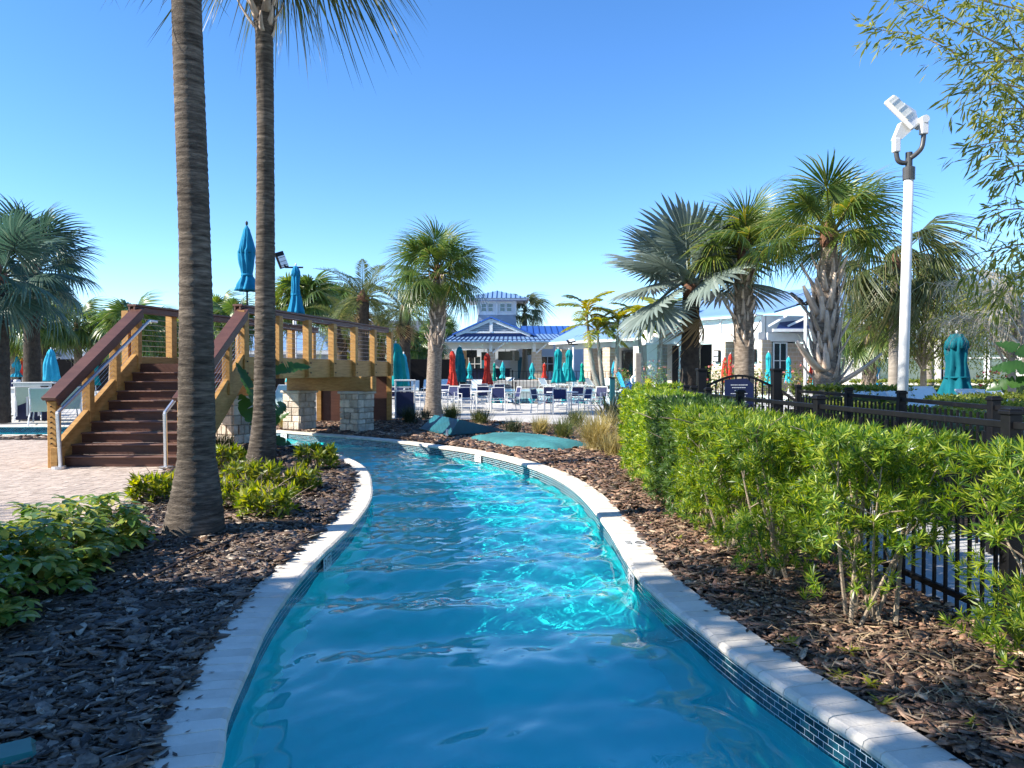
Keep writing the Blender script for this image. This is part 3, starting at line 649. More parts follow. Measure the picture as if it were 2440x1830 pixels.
# ================================================================ PALMS
def fan_mesh(name, n=46, Rr=.85, pet=.7, span=150, join=.45, width=1., fold=.18, droop=.25, tipdroop=.35, seed=0, petr=.016, wob=.04, cup=.0):
    g = np.random.default_rng(seed); Vs, Ts, k0 = [], [], 0
    for i in range(n):
        th = R(-span+2*span*(i+.5)/n)+g.normal(0, .015); rr = Rr*(.78+.22*math.cos(th*.8))*g.uniform(.93, 1.05)
        dth = 2*R(span)/n; td = tipdroop*g.uniform(.6, 1.5); tw = g.normal(0, wob)
        st = [.04, join*.5, join, join+(1-join)*.45, join+(1-join)*.8, 1.]
        rows = []
        for s in st:
            r = rr*s; full = r*dth*.5*1.02
            hw = full if s <= join else rr*join*dth*.5*max(0, (1-s)/(1-join))**.8*1.15
            hw *= width
            zc = -fold*abs(math.sin(th))*r-droop*s*s*rr*.6-td*max(0, s-join)**2*rr*2.2+cup*r
            up = hw*.45
            a = th+tw*max(0, s-join)
            c = np.array([pet+r*math.cos(a), r*math.sin(a), zc]); sd = np.array([-math.sin(a), math.cos(a), 0])
            rows += [c-sd*hw-np.array([0,0,up]), c+np.array([0,0,up*.3]), c+sd*hw-np.array([0,0,up])]
        Vs += rows; m = len(st)
        for j in range(m-1):
            a = k0+3*j
            Ts += [(a,a+1,a+4),(a,a+4,a+3),(a+1,a+2,a+5),(a+1,a+5,a+4)]
        k0 += 3*m
    mb = MB(); mb.tube([(0,0,0),(pet*.5,0,.02),(pet,0,0),(pet+Rr*.3,0,-droop*.05)], [petr*1.7,petr,petr*.9,petr*.3], 5)
    V2, F2 = np.array(mb.v), mb.f; T2 = []
    for f in F2:
        for j in range(1, len(f)-1): T2.append((f[0]+k0, f[j]+k0, f[j+1]+k0))
    return np_mesh(name, np.concatenate([np.array(Vs), V2]), np.array(Ts+T2))
def feather_mesh(name, Ln=1.6, n=34, ll=.42, arch=.5, seed=0, wd=.03, vee=.5, droop=.15):
    g = np.random.default_rng(seed); t = np.linspace(0, 1, n); 
    cx = Ln*(t-.08*t**3); cz = arch*Ln*(.55*t-1.15*t**2); C = np.stack([cx, 0*t, cz], 1); tan = np.gradient(C, axis=0); tan /= np.linalg.norm(tan, axis=1)[:,None]
    P, D, U, Ls = [], [], [], []
    for i in range(3, n):
        for s in (-1, 1):
            l = ll*math.sin(math.pi*min(1, .12+.9*t[i]))**.6*g.uniform(.85, 1.1); d = tan[i]*.75+np.array([0,s*1.,vee*.5])+rdir(1)[0]*.12
            P.append(C[i]); D.append(d); U.append([0,-s*.4,1]); Ls.append(max(l, .06))
    V, T = blades(P, D, U, np.array(Ls), wd, droop)
    mb = MB(); mb.tube([tuple(c) for c in C[::4]]+[tuple(C[-1])], [.02*(1-.85*k/(len(C[::4]))) for k in range(len(C[::4])+1)], 5)
    T2 = [(f[0]+len(V), f[j]+len(V), f[j+1]+len(V)) for f in mb.f for j in range(1, len(f)-1)]
    return np_mesh(name, np.concatenate([V, np.array(mb.v)]), np.concatenate([T, np.array(T2)]))
def trunk_mesh(pts, rad, n=16, ring=.0, step=.04, seed=0, rough=.02):
    g = np.random.default_rng(seed); Q = catmull(pts, step); m = len(Q); rr = np.interp(np.linspace(0, 1, m), np.linspace(0, 1, len(rad)), rad)
    # radii are given per point along the height
    zs = np.array([p[2] for p in pts]); rr = np.interp(Q[:,2], zs, rad)
    t = np.linspace(0, 2*np.pi, n, endpoint=False); lob = rough*(np.sin(2*t+1)+.6*np.sin(3*t+2))
    if ring:
        per = np.cumsum(np.full(m, step)*g.uniform(.5,1.5,m))/.075; saw = 1-(per % 1.); rr = rr*(1+ring*(saw-.5)*g.uniform(.2,1.2,m))
    V = Q[:,None,:]+np.stack([np.cos(t), np.sin(t), 0*t], 1)[None]*(rr[:,None,None]*(1+lob[None,:,None]+g.normal(0, rough*.55, (m,n,1))))
    idx = np.arange(m*n).reshape(m, n); a = idx[:-1]; b = np.roll(idx, -1, 1)[:-1]; c = np.roll(idx, -1, 1)[1:]; d = idx[1:]
    T = np.concatenate([np.stack([a,b,c], -1).reshape(-1,3), np.stack([a,c,d], -1).reshape(-1,3)])
    return np_mesh('trunk', V.reshape(-1,3), T, True)
def boot_mesh(L=.34, Wd=.11, seed=0, curl=.25):
    g = np.random.default_rng(seed); m = MB(); n = 6; vs = []
    for i in range(n):
        s = i/(n-1); x = L*s; z = curl*L*s*s; hw = Wd/2*(1-.62*s**.8)*(1 if i < n-1 else .75); th = .022*(1-.55*s)
        for (y, dz) in ((-hw, 0), (0, th*1.2), (hw, 0), (0, -th)): vs.append((x, y, z+dz))
    fs = [(4*i+k, 4*i+(k+1)%4, 4*i+4+(k+1)%4, 4*i+4+k) for i in range(n-1) for k in range(4)]+[(3,2,1,0),(4*n-4,4*n-3,4*n-2,4*n-1)]
    m.add(vs, fs); return m.mesh('leaf_base', True)
BOOT = [boot_mesh(.34,.12,0,.25), boot_mesh(.26,.1,1,.35), boot_mesh(.42,.13,2,.15)]
for b in BOOT: b.materials.append(M['boot'])
FR = {}
def fset(key, mat, **k):
    FR[key] = [fan_mesh('frond', seed=s*7+1, **{a: (v(s) if callable(v) else v) for a, v in k.items()}) for s in range(4)]
    for m in FR[key]: m.materials.append(M[mat])
fset('sabal', 'sabal', n=44, Rr=.95, pet=.85, span=155, join=.36, fold=.3, droop=lambda s: .14+.09*s, tipdroop=.4, width=.95, wob=.08)
fset('sabal2', 'sabal2', n=44, Rr=.82, pet=.65, span=158, join=.35, fold=.25, droop=lambda s: .1+.1*s, tipdroop=.4, width=.95, wob=.09)
fset('bism', 'bism', n=40, Rr=1.05, pet=.75, span=150, join=.62, fold=.12, droop=lambda s: .04+.07*s, tipdroop=.22, width=1.05, petr=.028, wob=.04)
fset('fanblue', 'fanblue', n=40, Rr=1.25, pet=1.0, span=140, join=.5, fold=.2, droop=lambda s: .12+.1*s, tipdroop=.45, petr=.025, wob=.06)
fset('wash', 'wash', n=44, Rr=1.0, pet=.95, span=140, join=.42, fold=.35, droop=.4, tipdroop=1.5, wob=.12, petr=.02)
fset('deadfan', 'dead', n=30, Rr=.7, pet=.6, span=120, join=.4, fold=.6, droop=.5, tipdroop=1.2, wob=.15)
fset('far', 'sabal', n=26, Rr=1.0, pet=.8, span=150, join=.45, fold=.3, droop=.35, tipdroop=.8, width=1.15, wob=.08)
fset('fary', 'sabal2', n=26, Rr=.95, pet=.75, span=150, join=.45, fold=.3, droop=.35, tipdroop=.9, width=1.15, wob=.08)
for key, mat, kw in (('date', 'date', dict(Ln=2.0, n=44, ll=.42, arch=.5, wd=.034, vee=.9)), ('golden', 'gold', dict(Ln=1.7, n=30, ll=.6, arch=.85, wd=.1, vee=.4, droop=.35)),
                     ('green_feather', 'date', dict(Ln=1.7, n=30, ll=.6, arch=.8, wd=.1, vee=.4, droop=.35))):
    FR[key] = [feather_mesh('frond', seed=s, **kw) for s in range(3)]
    for m in FR[key]: m.materials.append(M[mat])
def palm(label, pts, rad, crown, group=None, bark='bark_g', ring=0., n=26, fr=('sabal',), sc=1., e0=80, e1=-45, step=.06, boots=None, bsc=1., heart=.16, seed=0, nside=16, dead=0, cat_='palm tree', az=None, rough=.02, lift=.0):
    g = np.random.default_rng(seed+100); base = Vector(pts[0]); loc = [tuple(Vector(p)-base) for p in pts]
    t = thing('palm_tree', label, cat_, base, 0, group)
    tr = link('trunk', trunk_mesh(loc, rad, nside, ring, step, seed, rough), M[bark], t)
    cz = Vector(crown)-base
    cr = MB().lathe([(heart*.75,-.35*heart*3),(heart,-.05),(heart*1.05,.12),(heart*.6,.3),(heart*.15,.5)], 9, tuple(cz)).build('crown', M['fiber'], t, True)
    for i in range(n):
        s = (i+.5)/n; el = R(e0+(e1-e0)*s**.85)+g.normal(0, .09); yaw = i*2.39996+g.normal(0, .15)
        if az is not None: yaw = az[i % len(az)][0]; el = az[i % len(az)][1]
        k = fr[g.integers(len(fr))]; me = FR[k][g.integers(len(FR[k]))]
        q = sc*g.uniform(.86, 1.1)
        link('frond', me, None, cr, tuple(cz+Vector((math.cos(yaw)*heart*.6, math.sin(yaw)*heart*.6, .22*(1-s)+lift))), (g.normal(0, .22), -el, yaw), q)
    for i in range(dead):
        yaw = g.uniform(0, 6.28); me = FR['deadfan'][g.integers(4)]
        link('frond', me, None, cr, tuple(cz+Vector((0,0,-.12))), (0, R(g.uniform(55,80)), yaw), sc*g.uniform(.7,.95))
    if boots:
        z0, z1, nb = boots; zs = [p[2] for p in loc]
        for i in range(nb):
            z = z0+(z1-z0)*(i+g.uniform(-.3,.3))/nb; yaw = i*2.39996+g.normal(0,.12)
            x = np.interp(z, zs, [p[0] for p in loc]); y = np.interp(z, zs, [p[1] for p in loc]); r = np.interp(z, zs, rad)*.86
            link('leaf_base', BOOT[g.integers(3)], None, tr, (x+math.cos(yaw)*r, y+math.sin(yaw)*r, z), (g.normal(0,.25), -R(g.uniform(42,68)), yaw), bsc*g.uniform(.8,1.2))
    return t
# tall palms of the left bed
pA = W(458,1275)
palm('tall palm with thick ringed grey trunk and flared foot, nearest the river', [pA, pA+Vector((.02,0,.25)), pA+Vector((.035,0,.7)), pA+Vector((.035,0,2.5)), pA+Vector((-.03,0,5)), pA+Vector((-.05,0,7.6))], [.275,.235,.165,.136,.126,.12],
     pA+Vector((-.05,0,7.7)), ring=.05, n=26, fr=('wash',), sc=1.1, e0=70, e1=-60, nside=36, step=.02, seed=1, rough=.012)
pB = W(618,1125)
palm('tall slender palm with drooping crown cut by the picture top, behind the thick trunk', [pB, pB+Vector((.03,0,.3)), pB+Vector((.07,0,.9)), pB+Vector((.095,0,2.8)), pB+Vector((.11,0,5)), pB+Vector((.10,0,6.45)), pB+Vector((.10,0,7.0))], [.26,.20,.155,.138,.12,.125,.17],
     pB+Vector((.10,0,7.5)), ring=.06, n=22, fr=('wash',), sc=1.0, e0=74, e1=20, boots=(6.4,7.2,24), bsc=1.0, heart=.2, nside=30, step=.022, seed=2, rough=.02)
# sabal by the green covers
pC = W(1029,988)
palm('cabbage palm with criss-cross leaf bases standing in the middle behind the green box', [pC, pC+Vector((.04,0,.4)), pC+Vector((.1,0,2.0)), pC+Vector((.2,0,3.2)), pC+Vector((.22,0,4.6))], [.36,.27,.24,.27,.25],
     pC+Vector((.22,0,4.75)), bark='bark_s', n=40, fr=('sabal','sabal','sabal2'), sc=1.1, e0=84, e1=-48, boots=(2.1,4.6,80), bsc=1.0, seed=3, step=.05)
# silver palm and two sabals on the right
pD = A(1643,884,17); pD.z = 0
D_AZ = [(R(175),R(-12)),(R(155),R(18)),(R(190),R(-38)),(R(125),R(52)),(R(95),R(70)),(R(60),R(60)),(R(20),R(28)),(R(340),R(-5)),(R(215),R(22)),(R(250),R(50)),(R(285),R(5)),(R(320),R(40)),(R(30),R(-8)),(R(200),R(45)),(R(265),R(62)),(R(140),R(28)),(R(70),R(30)),(R(300),R(48)),(R(205),R(-30)),(R(0),R(55))]
palm('silver blue fan palm with stiff broad leaves and dark rough trunk', [pD, pD+Vector((0,0,1.2)), pD+Vector((.02,0,3.15))], [.24,.21,.18], pD+Vector((.02,0,3.25)), bark='bark_d', n=20, fr=('bism',), sc=1.16, heart=.18, seed=4, az=D_AZ, rough=.05, dead=1, lift=.1)
pE = A(1773,884,16); pE.z = 0
palm('cabbage palm with yellowish leaves between the silver palm and the booted trunk', [pE, pE+Vector((0,0,1.7)), pE+Vector((-.02,0,2.6)), pE+Vector((0,0,3.8))], [.21,.2,.2,.17], pE+Vector((0,0,3.95)), bark='bark_s', n=26, fr=('sabal2','sabal2','sabal'), sc=.9, e0=84, e1=-14,
     boots=(1.95,3.7,70), bsc=.75, seed=5)
pF = A(1970,884,14); pF.z = 0
palm('stout cabbage palm with big pale split leaf bases next to the white lamp pole', [pF, pF+Vector((0,0,1.2)), pF+Vector((-.02,0,2.4)), pF+Vector((.03,0,3.75))], [.26,.24,.22,.14], pF+Vector((.03,0,3.9)), bark='bark_s', n=27, fr=('sabal2','sabal2','sabal'), sc=.92, e0=86, e1=-10,
     boots=(1.3,3.35,78), bsc=1.25, seed=6)
for k, (yw, z) in enumerate(((R(-30), 1.28), (R(215), 1.5))):
    link('leaf_base', BOOT[2], None, [c for c in bpy.data.objects if c.name.startswith('trunk')][-1], (math.cos(yw)*.2, math.sin(yw)*.2, z), (0, -R(28), yw), 2.1)
pG = A(2131,884,21); pG.z = 0
palm('slim smooth-trunked palm with thin drooping crown behind the lamp pole', [pG, pG+Vector((0,0,2)), pG+Vector((-.02,0,4.2))], [.17,.15,.12], pG+Vector((-.02,0,4.35)), bark='bark_t', n=24, fr=('wash',), sc=1.0, e0=55, e1=-60, seed=7, step=.15)
pH = A(2072,884,25); pH.z = 0
palm('small cabbage palm in front of the glass wall', [pH, pH+Vector((0,0,1.2)), pH+Vector((.05,0,2.7))], [.2,.2,.17], pH+Vector((.05,0,2.85)), bark='bark_s', n=34, fr=('sabal2','sabal'), sc=1.0, e0=82, e1=-50, boots=(.3,2.7,60), bsc=.8, seed=8)
# left palms
pI = A(77,884,25); pI.z = 0
palm('blue-green fan palm with dark straight trunk left of the stairs', [pI, pI+Vector((0,0,2.2)), pI+Vector((0,0,4.6))], [.27,.235,.21], pI+Vector((0,0,4.8)), bark='bark_d', n=23, fr=('fanblue',), sc=1.05, e0=82, e1=-42, boots=(4.35,4.8,18), bsc=1., heart=.24, seed=9, nside=14, rough=.03)
pJ = A(2,884,22); pJ.z = 0
palm('blue-green fan palm cut by the left picture edge', [pJ, pJ+Vector((0,0,2.2)), pJ+Vector((0,0,3.9))], [.25,.22,.19], pJ+Vector((0,0,4.1)), bark='bark_d', n=20, fr=('fanblue',), sc=1.0, e0=80, e1=-50, heart=.22, seed=10, rough=.03)
# background palms: photo column, crown row, distance, kind, label
BG = [(105,772,44,'far','dark trunked palm far behind the left blue umbrella'),(185,775,48,'far','palm far off just left of the stair rail'),(312,785,40,'far','small palm seen through the stair cables on the left'),
      (352,795,46,'far','small palm beside the landing rail post'),(410,800,50,'fary','palm seen through the cables next to the thick trunk'),(520,755,52,'fary','palm top peeping over the bridge rail left of the blue umbrella'),
      (560,770,48,'far','palm behind the bridge umbrella pole'),(690,725,46,'fary','tufted palm left behind the floodlight mast'),(735,715,46,'far','tall dark palm right behind the floodlight mast'),(800,730,50,'far','dark palm with hanging skirt over the bridge rail'),
      (30,790,46,'fary','pale green palm at the far left edge'),(268,800,52,'fary','yellowish palm beside the stair handrail'),(985,830,62,'far','palm in front of the white shuttered house'),(1010,835,66,'far','palm leaning beside the middle palm trunk'),(1050,790,80,'far','far palm top left of the gabled roof')]
for k, (x, y, Y, kd, lb) in enumerate(BG):
    b = A(x, 884, Y); b.z = 0; c = A(x, y, Y)
    palm(lb, [b, b+Vector((.05,0,c.z*.5)), Vector((c.x, c.y, c.z-.2))], [.3,.24,.2], c, group='palms beyond the pool', bark='bark_s' if k % 3 else 'bark_d', n=26, fr=(kd,), sc=1.15 if Y < 55 else 1.3, e0=78, e1=-62, seed=30+k, nside=9, step=.4)
for k, (x, y, Y, lb, n) in enumerate(((865,715,36,'shaggy date palm with dark trunk rising over the bridge end',30),(965,745,38,'date palm with orange brown skirt beside the middle palm',28),(815,775,40,'low golden green date palm above the bridge rail',22),(905,790,42,'bushy date palm behind the last bridge posts',24))):
    b = A(x, 884, Y); b.z = 0; c = A(x, y, Y)
    palm(lb, [b, Vector((c.x, c.y, c.z*.6)), Vector((c.x, c.y, c.z-.1))], [.3,.26,.3], c, group='date palms behind the bridge', bark='bark_d', n=n, fr=('date',), sc=1.15, e0=78, e1=-50, heart=.3, seed=60+k, nside=10, step=.3, dead=5)
# palms by the clubhouse
b = W(1250,917); c = A(1250,742,b.y)
palm('slender palm with ragged crown in front of the clubhouse tower', [b, b+Vector((.05,0,3)), Vector((c.x,c.y,c.z-.2))], [.55,.3,.26], c, bark='bark_t', n=16, fr=('wash',), sc=1.45, e0=75, e1=-35, seed=80, nside=10, step=.5)
for k, (x0, y0, x1, y1, lb) in enumerate(((1430,922,1398,752,'curved golden palm with the longest leaning trunk by the pool'),(1436,922,1424,796,'short straight golden palm beside the curved one'),(1468,917,1472,776,'thin golden palm behind the silver leaf'),(1550,916,1520,772,'golden palm leaning left beside the grey post'),(1569,916,1577,762,'straight pale golden palm before the white wall'))):
    b = W(x0, y0); b.y = min(b.y, 58); b.x = (x0-1220)/F*b.y; b.z = 0; c = A(x1, y1, b.y)
    palm(lb, [b, b.lerp(c, .3)+Vector((-.25 if x1 < x0-15 else 0,0,0)), b.lerp(c, .65)+Vector((-.15 if x1 < x0-15 else 0,0,0)), c-Vector((0,0,.1))], [.26,.2,.15,.07], c, group='golden palms by the far pool', bark='bark_t', n=9, fr=('golden','golden','green_feather'), sc=1.5, e0=75, e1=-5, heart=.1, seed=90+k, nside=10, step=.25)
# ================================================================ CLOSED UMBRELLAS
def umbrella(label, loc, ztop, ch, wid, colr, style=0, group=None, pole='white', zbot=0., lean=0., seed=0, base=True, cord=False):
    t = thing('patio_umbrella', label, 'umbrella', loc, seed*.7, group); g = np.random.default_rng(seed); z1 = ztop-.1; z0 = z1-ch; r = wid/2
    if style == 0: pr = [(.02,1.),(.28,.97),(.42,.9),(.46,.8),(.44,.6),(.5,.42),(.55,.36),(.75,.16),(1.,.0)]       # tied, flared skirt
    elif style == 1: pr = [(.02,1.),(.3,.96),(.55,.8),(.8,.55),(.95,.2),(1.,0.)]                                  # loose cone
    else: pr = [(.03,1.),(.25,.93),(.62,.66),(.72,.6),(.6,.42),(.42,.24),(.55,.2),(.8,.1),(.95,0.)]               # strapped low with ruffle
    lob = 8; ph = g.uniform(0, 6, 4)
    fn = lambda a, i, z: 1+.2*math.cos(lob*a+ph[0]+.5*math.sin(i*.9))*(.4+.6*min(1, i/4))+.1*math.cos(5*a+ph[1]+i*.5)
    P = []; 
    for i in range(len(pr)-1):
        (a, za), (b, zb) = pr[i], pr[i+1]
        for k in range(3): P.append((r*(a+(b-a)*k/3), z0+ch*(za+(zb-za)*k/3)))
    P.append((r*pr[-1][0], z0)); P.append((r*.25, z0+ch*.06))
    c = MB().lathe(P, 40, (0,0,0), fn).build('canopy', M['u_'+colr], t, True)
    if style != 2:
        cp = [(.03*r,z1+.02),(.3*r,z1-.01),(.5*r,z1-.1*ch),(.56*r,z1-.2*ch),(.5*r,z1-.2*ch)]
    else: cp = [(.03*r,z1+.02),(.3*r,z1-.06*ch),(.62*r,z1-.3*ch),(.72*r,z1-.42*ch),(.66*r,z1-.42*ch)]
    MB().lathe(cp, 40, (0,0,0), lambda a, i, z: 1+(.13*math.cos(lob*a+ph[2]) if i > 1 else .04*math.cos(lob*a))).build('vent_cap', M['u_'+colr], t, True)
    if style != 1:
        zs = z0+ch*(.4 if style == 0 else .24); rs = r*(.53 if style == 0 else .5); MB().lathe([(rs*1.1,zs-.02),(rs*1.14,zs),(rs*1.1,zs+.025)], 24).build('tie_strap', M['u_'+colr], t, True)
    MB().lathe([(.012,z1),(.028,z1+.03),(.03,z1+.07),(.012,z1+.1)], 8).build('finial', M['white'] if pole == 'white' else M['dark'], t)
    MB().tube([(0,0,zbot),(0,0,z1)], .021, 8).build('pole', M['white'] if pole == 'white' else M['black'], t)
    if base: MB().lathe([(.26,zbot),(.26,zbot+.05),(.06,zbot+.09),(.04,zbot+.3)], 16).build('base', M['white'] if pole == 'white' else M['dark'], t)
    if cord: MB().tube([(-.05,0,z0+.1),(-.16,0,z0-.5),(-.25,-.02,z0-1.2),(-.24,-.02,z0-2.)], .005, 4).build('cord', M['cable'], t)
    return t
def gpos(x, Y): v = A(x, 884, Y); v.z = 0; return v
u = A(590,528,16.2); umbrella('blue furled umbrella on a tall dark pole fixed to the bridge side', (u.x+.0,16.2,0), u.z, 1.38, .44, 'blue', 2, pole='black', zbot=1.2, seed=1, base=False, cord=True)
hb = MB().box((u.x+.07,16.25,1.55), (.16,.1,.5), ch=.01).build('umbrella_bracket', M['pine']); tag(hb, 'small pine mounting block holding the bridge umbrella pole', 'bracket')
u = A(706,628,24.5); umbrella('blue furled umbrella standing before the floodlight mast behind the bridge', (u.x,24.5,0), u.z, 1.52, .5, 'blue', 0, zbot=0, seed=2)
UL = [(943,812,26.5,1.48,.72,'teal',1,'large teal furled umbrella at the right end of the bridge'),(962,838,29,1.2,.4,'sky',1,'light blue furled umbrella half hidden behind the large teal one'),
 (1078,832,36,1.62,.5,'red',0,'red furled umbrella just right of the middle palm trunk'),(1095,822,38,1.75,.6,'deep',1,'dark teal furled umbrella directly behind the left red one'),(1161,838,40,1.62,.58,'red',0,'red furled umbrella in front of the bar televisions'),
 (1330,827,33.5,1.48,.6,'teal',0,'teal furled umbrella, left of the pair above the dining table'),(1356,829,34.2,1.42,.58,'teal',0,'teal furled umbrella, right of the pair above the dining table'),
 (1297,864,68,1.3,.5,'red',0,'small plain red furled umbrella by the clubhouse column'),(1387,863,60,1.45,.5,'green',0,'small green furled umbrella behind the far loungers'),
 (1119,861,70,1.5,.6,'aqua',2,'small aqua furled umbrella under the bar roof, left of the red one'),(1178,863,66,1.55,.45,'green',0,'thin green furled umbrella right of the bar red umbrella'),(1198,860,70,1.5,.6,'aqua',2,'small aqua furled umbrella below the wide bar television'),
 (1268,862,70,1.5,.65,'aqua',2,'small aqua furled umbrella beside the wall lantern column'),(1345,862,66,1.5,.5,'aqua',1,'pale aqua furled umbrella peeping behind the teal pair'),(1425,866,68,1.6,.5,'sky',1,'blue furled umbrella between the golden palm trunks'),(1463,858,64,1.7,.55,'sky',2,'light blue furled umbrella left of the blue chair'),
 (1740,840,43,1.75,.42,'red',0,'orange red furled umbrella behind the gate sign'),(1727,848,46,1.6,.4,'red',1,'second red furled umbrella overlapping behind the gate'),(1831,836,40,1.7,.5,'aqua',0,'turquoise furled umbrella behind the right gate post'),(1879,848,50,1.7,.55,'aqua',0,'turquoise furled umbrella with pointed collar right of the gate'),
 (1933,850,52,1.7,.45,'red',0,'orange red furled umbrella left of the stout palm'),(1953,862,44,1.55,.7,'aqua',1,'turquoise furled umbrella leaning on the stout palm trunk line'),(2083,840,36,1.45,.62,'blue',2,'bright blue furled umbrella before the glass wall'),
 (2297,838,38,1.7,.5,'red',0,'red furled umbrella hidden behind the large dark teal one'),(40,845,46,1.25,.62,'sky',2,'light blue furled umbrella far left behind the bar stools'),(53,850,49,1.2,.4,'red',1,'red furled umbrella hidden behind the left palm trunk'),(122,828,35,1.45,.62,'sky',1,'light blue furled umbrella between the left palm and the stairs'),
 (228,858,44,1.35,.5,'teal',0,'teal furled umbrella seen through the stair cables'),(690,838,40,1.5,.45,'aqua',2,'small aqua furled umbrella seen through the bridge railing')]
for k, (x, y, Y, ch, wd, c_, st, lb) in enumerate(UL):
    p = A(x, y, Y); umbrella(lb, (p.x, Y, 0), p.z, ch, wd, c_, st, 'furled umbrellas round the pools', seed=10+k)
p = A(2262,787,19.5); umbrella('large dark teal furled umbrella with spreading skirt on the right', (p.x+.18,19.5,0), p.z, 1.85, .98, 'deep', 0, seed=5)
# ================================================================ FURNITURE
def chair_proto(label, fab='navy'):
    t = thing('dining_chair', label, 'chair', (0,0,0), 0, 'white framed dining chairs'); Wh = M['white']
    for s in (-1, 1):
        MB().tube([(s*.26,-.26,0),(s*.26,-.25,.43),(s*.26,-.25,.64)], .017, 8).build('leg', Wh, t)
        MB().tube([(s*.25,.3,0),(s*.255,.24,.43),(s*.235,.34,.88)], .017, 8).build('leg', Wh, t)
        MB().beam((s*.265,-.3,.655),(s*.26,.28,.66), .045, .022, .006).build('armrest', Wh, t)
        MB().tube([(s*.255,-.25,.42),(s*.255,.25,.42)], .014, 6).build('side_rail', Wh, t)
    MB().tube([(-.235,.34,.88),(.235,.34,.88)], .017, 8).build('top_rail', Wh, t)
    MB().tube([(-.255,-.25,.42),(.255,-.25,.42)], .014, 6).build('front_rail', Wh, t)
    MB().tube([(-.255,.26,.2),(.255,.26,.2)], .011, 6).build('stretcher', Wh, t)
    b = MB(); b.add([(-.225,.26,.5),(.225,.26,.5),(.225,.335,.85),(-.225,.335,.85),(-.225,.268,.5),(.225,.268,.5),(.225,.343,.85),(-.225,.343,.85)], [(0,1,2,3),(7,6,5,4),(0,4,5,1),(2,6,7,3)]); b.build('backrest', M[fab], t)
    b = MB(); b.box((0,0,.43), (.47,.5,.014)); b.build('seat', M[fab], t)
    return t
def table_proto(label, r=.6, h=.72):
    t = thing('dining_table', label, 'table', (0,0,0), 0, 'white pool side tables'); Wh = M['white']
    MB().lathe([(r,h-.03),(r,h),(r*.98,h+.004)], 28).build('table_top', Wh, t)
    for k in range(4):
        a = k*math.pi/2+.6; MB().tube([(math.cos(a)*r*.75,math.sin(a)*r*.75,0),(math.cos(a)*r*.62,math.sin(a)*r*.62,h-.03)], .018, 7).build('leg', Wh, t)
    return t
C0 = None
def put(proto_fn, loc, rz, label, store={}):
    if proto_fn not in store: o = proto_fn(label); store[proto_fn] = o
    else: o = copy_tree(store[proto_fn]); o['label'] = label
    o.location = loc; o.rotation_euler = (0,0,rz); return o
CH = [(1112,28.5,R(20),'navy sling chair left of the front table, turned to the right'),(1187,28.0,R(0),'navy sling chair seen squarely from behind right of the grasses'),(1150,31,R(185),'navy sling chair on the far side of the front table'),
 (1218,29.5,R(-70),'navy sling chair showing its right side near the black stanchion'),(1335,26.8,R(0),'navy sling chair squarely facing the table below the teal pair'),(1290,27.2,R(62),'navy sling chair side-on at the left of that table'),(1385,27.4,R(-65),'navy sling chair side-on at the right of that table'),
 (1312,30.4,R(170),'navy sling chair across the table left of the teal poles'),(1372,30.6,R(190),'navy sling chair across the table right of the teal poles'),(1425,29.5,R(-35),'navy sling chair angled away next to the dark post'),(990,27.5,R(80),'navy sling chair behind the waste bin'),
 (930,29.5,R(10),'navy sling chair behind the bridge end post'),(955,31.5,R(175),'navy sling chair across the table under the large teal umbrella'),(1045,29.5,R(30),'navy sling chair just right of the middle palm foot'),(1075,30.5,R(-20),'navy sling chair second from the middle palm foot'),
 (1060,34,R(180),'navy sling chair in the second row behind the middle palm'),(1110,35,R(180),'navy sling chair in the second row under the left red umbrella'),(1150,36.5,R(180),'navy sling chair in the second row left of the right red umbrella'),(1190,36.5,R(180),'navy sling chair in the second row right of the right red umbrella')]
for x, Y, rz, lb in CH: put(chair_proto, gpos(x, Y), rz, lb)
for x, Y, lb in ((1150,29.6,'round white table in front of the right red umbrella'),(1340,28.7,'round white table below the teal umbrella pair'),(945,30.3,'round white table under the large teal umbrella'),(1060,31.5,'round white table right behind the middle palm'),(1078,36,'round white table under the left red umbrella'),(1165,39,'round white table under the right red umbrella')):
    put(table_proto, gpos(x, Y), 0, lb)
def lounger_proto(label, fab='sling_w', back=48):
    t = thing('sun_lounger', label, 'sun lounger', (0,0,0), 0, 'pool loungers'); Wh = M['white']; h = .36; bl = .75; c, s = math.cos(R(back)), math.sin(R(back))
    for k in (-1, 1):
        MB().tube([(k*.32,-1.2,h),(k*.32,.1,h),(k*.32,.1+bl*c,h+bl*s)], .02, 7).build('side_rail', Wh, t)
        MB().tube([(k*.32,-1.1,h),(k*.34,-1.02,.16),(k*.34,-1.08,0)], .02, 6).build('leg', Wh, t)
        MB().tube([(k*.32,.15,h),(k*.34,.42,.2),(k*.34,.6,0)], .02, 6).build('leg', Wh, t)
        MB().tube([(k*.32,.35,.24),(k*.31,.1+bl*.6*c,h+bl*.6*s)], .014, 6).build('strut', Wh, t)
        MB().tube([(k*.33,-1.05,.05),(k*.33,.55,.05)], .014, 6).build('skid', Wh, t)
    MB().box((0,-.55,h), (.6,1.28,.012)).build('seat', M[fab], t)
    b = MB(); b.beam((0,.12,h+.01),(0,.1+bl*c,h+bl*s), .6, .012); b.build('backrest', M[fab], t)
    MB().tube([(-.32,.1+bl*c,h+bl*s),(.32,.1+bl*c,h+bl*s)], .02, 7).build('top_rail', Wh, t)
    return t
def lounger_green(label): return lounger_proto(label, 'sling', 62)
put(lounger_green, gpos(56,20.6)+Vector((0,.9,0)), R(208), 'green sling lounger seen from behind, left of the stair post')
put(lounger_green, gpos(118,22.0)+Vector((0,.9,0)), R(215), 'green sling lounger half hidden by the stair handrail')
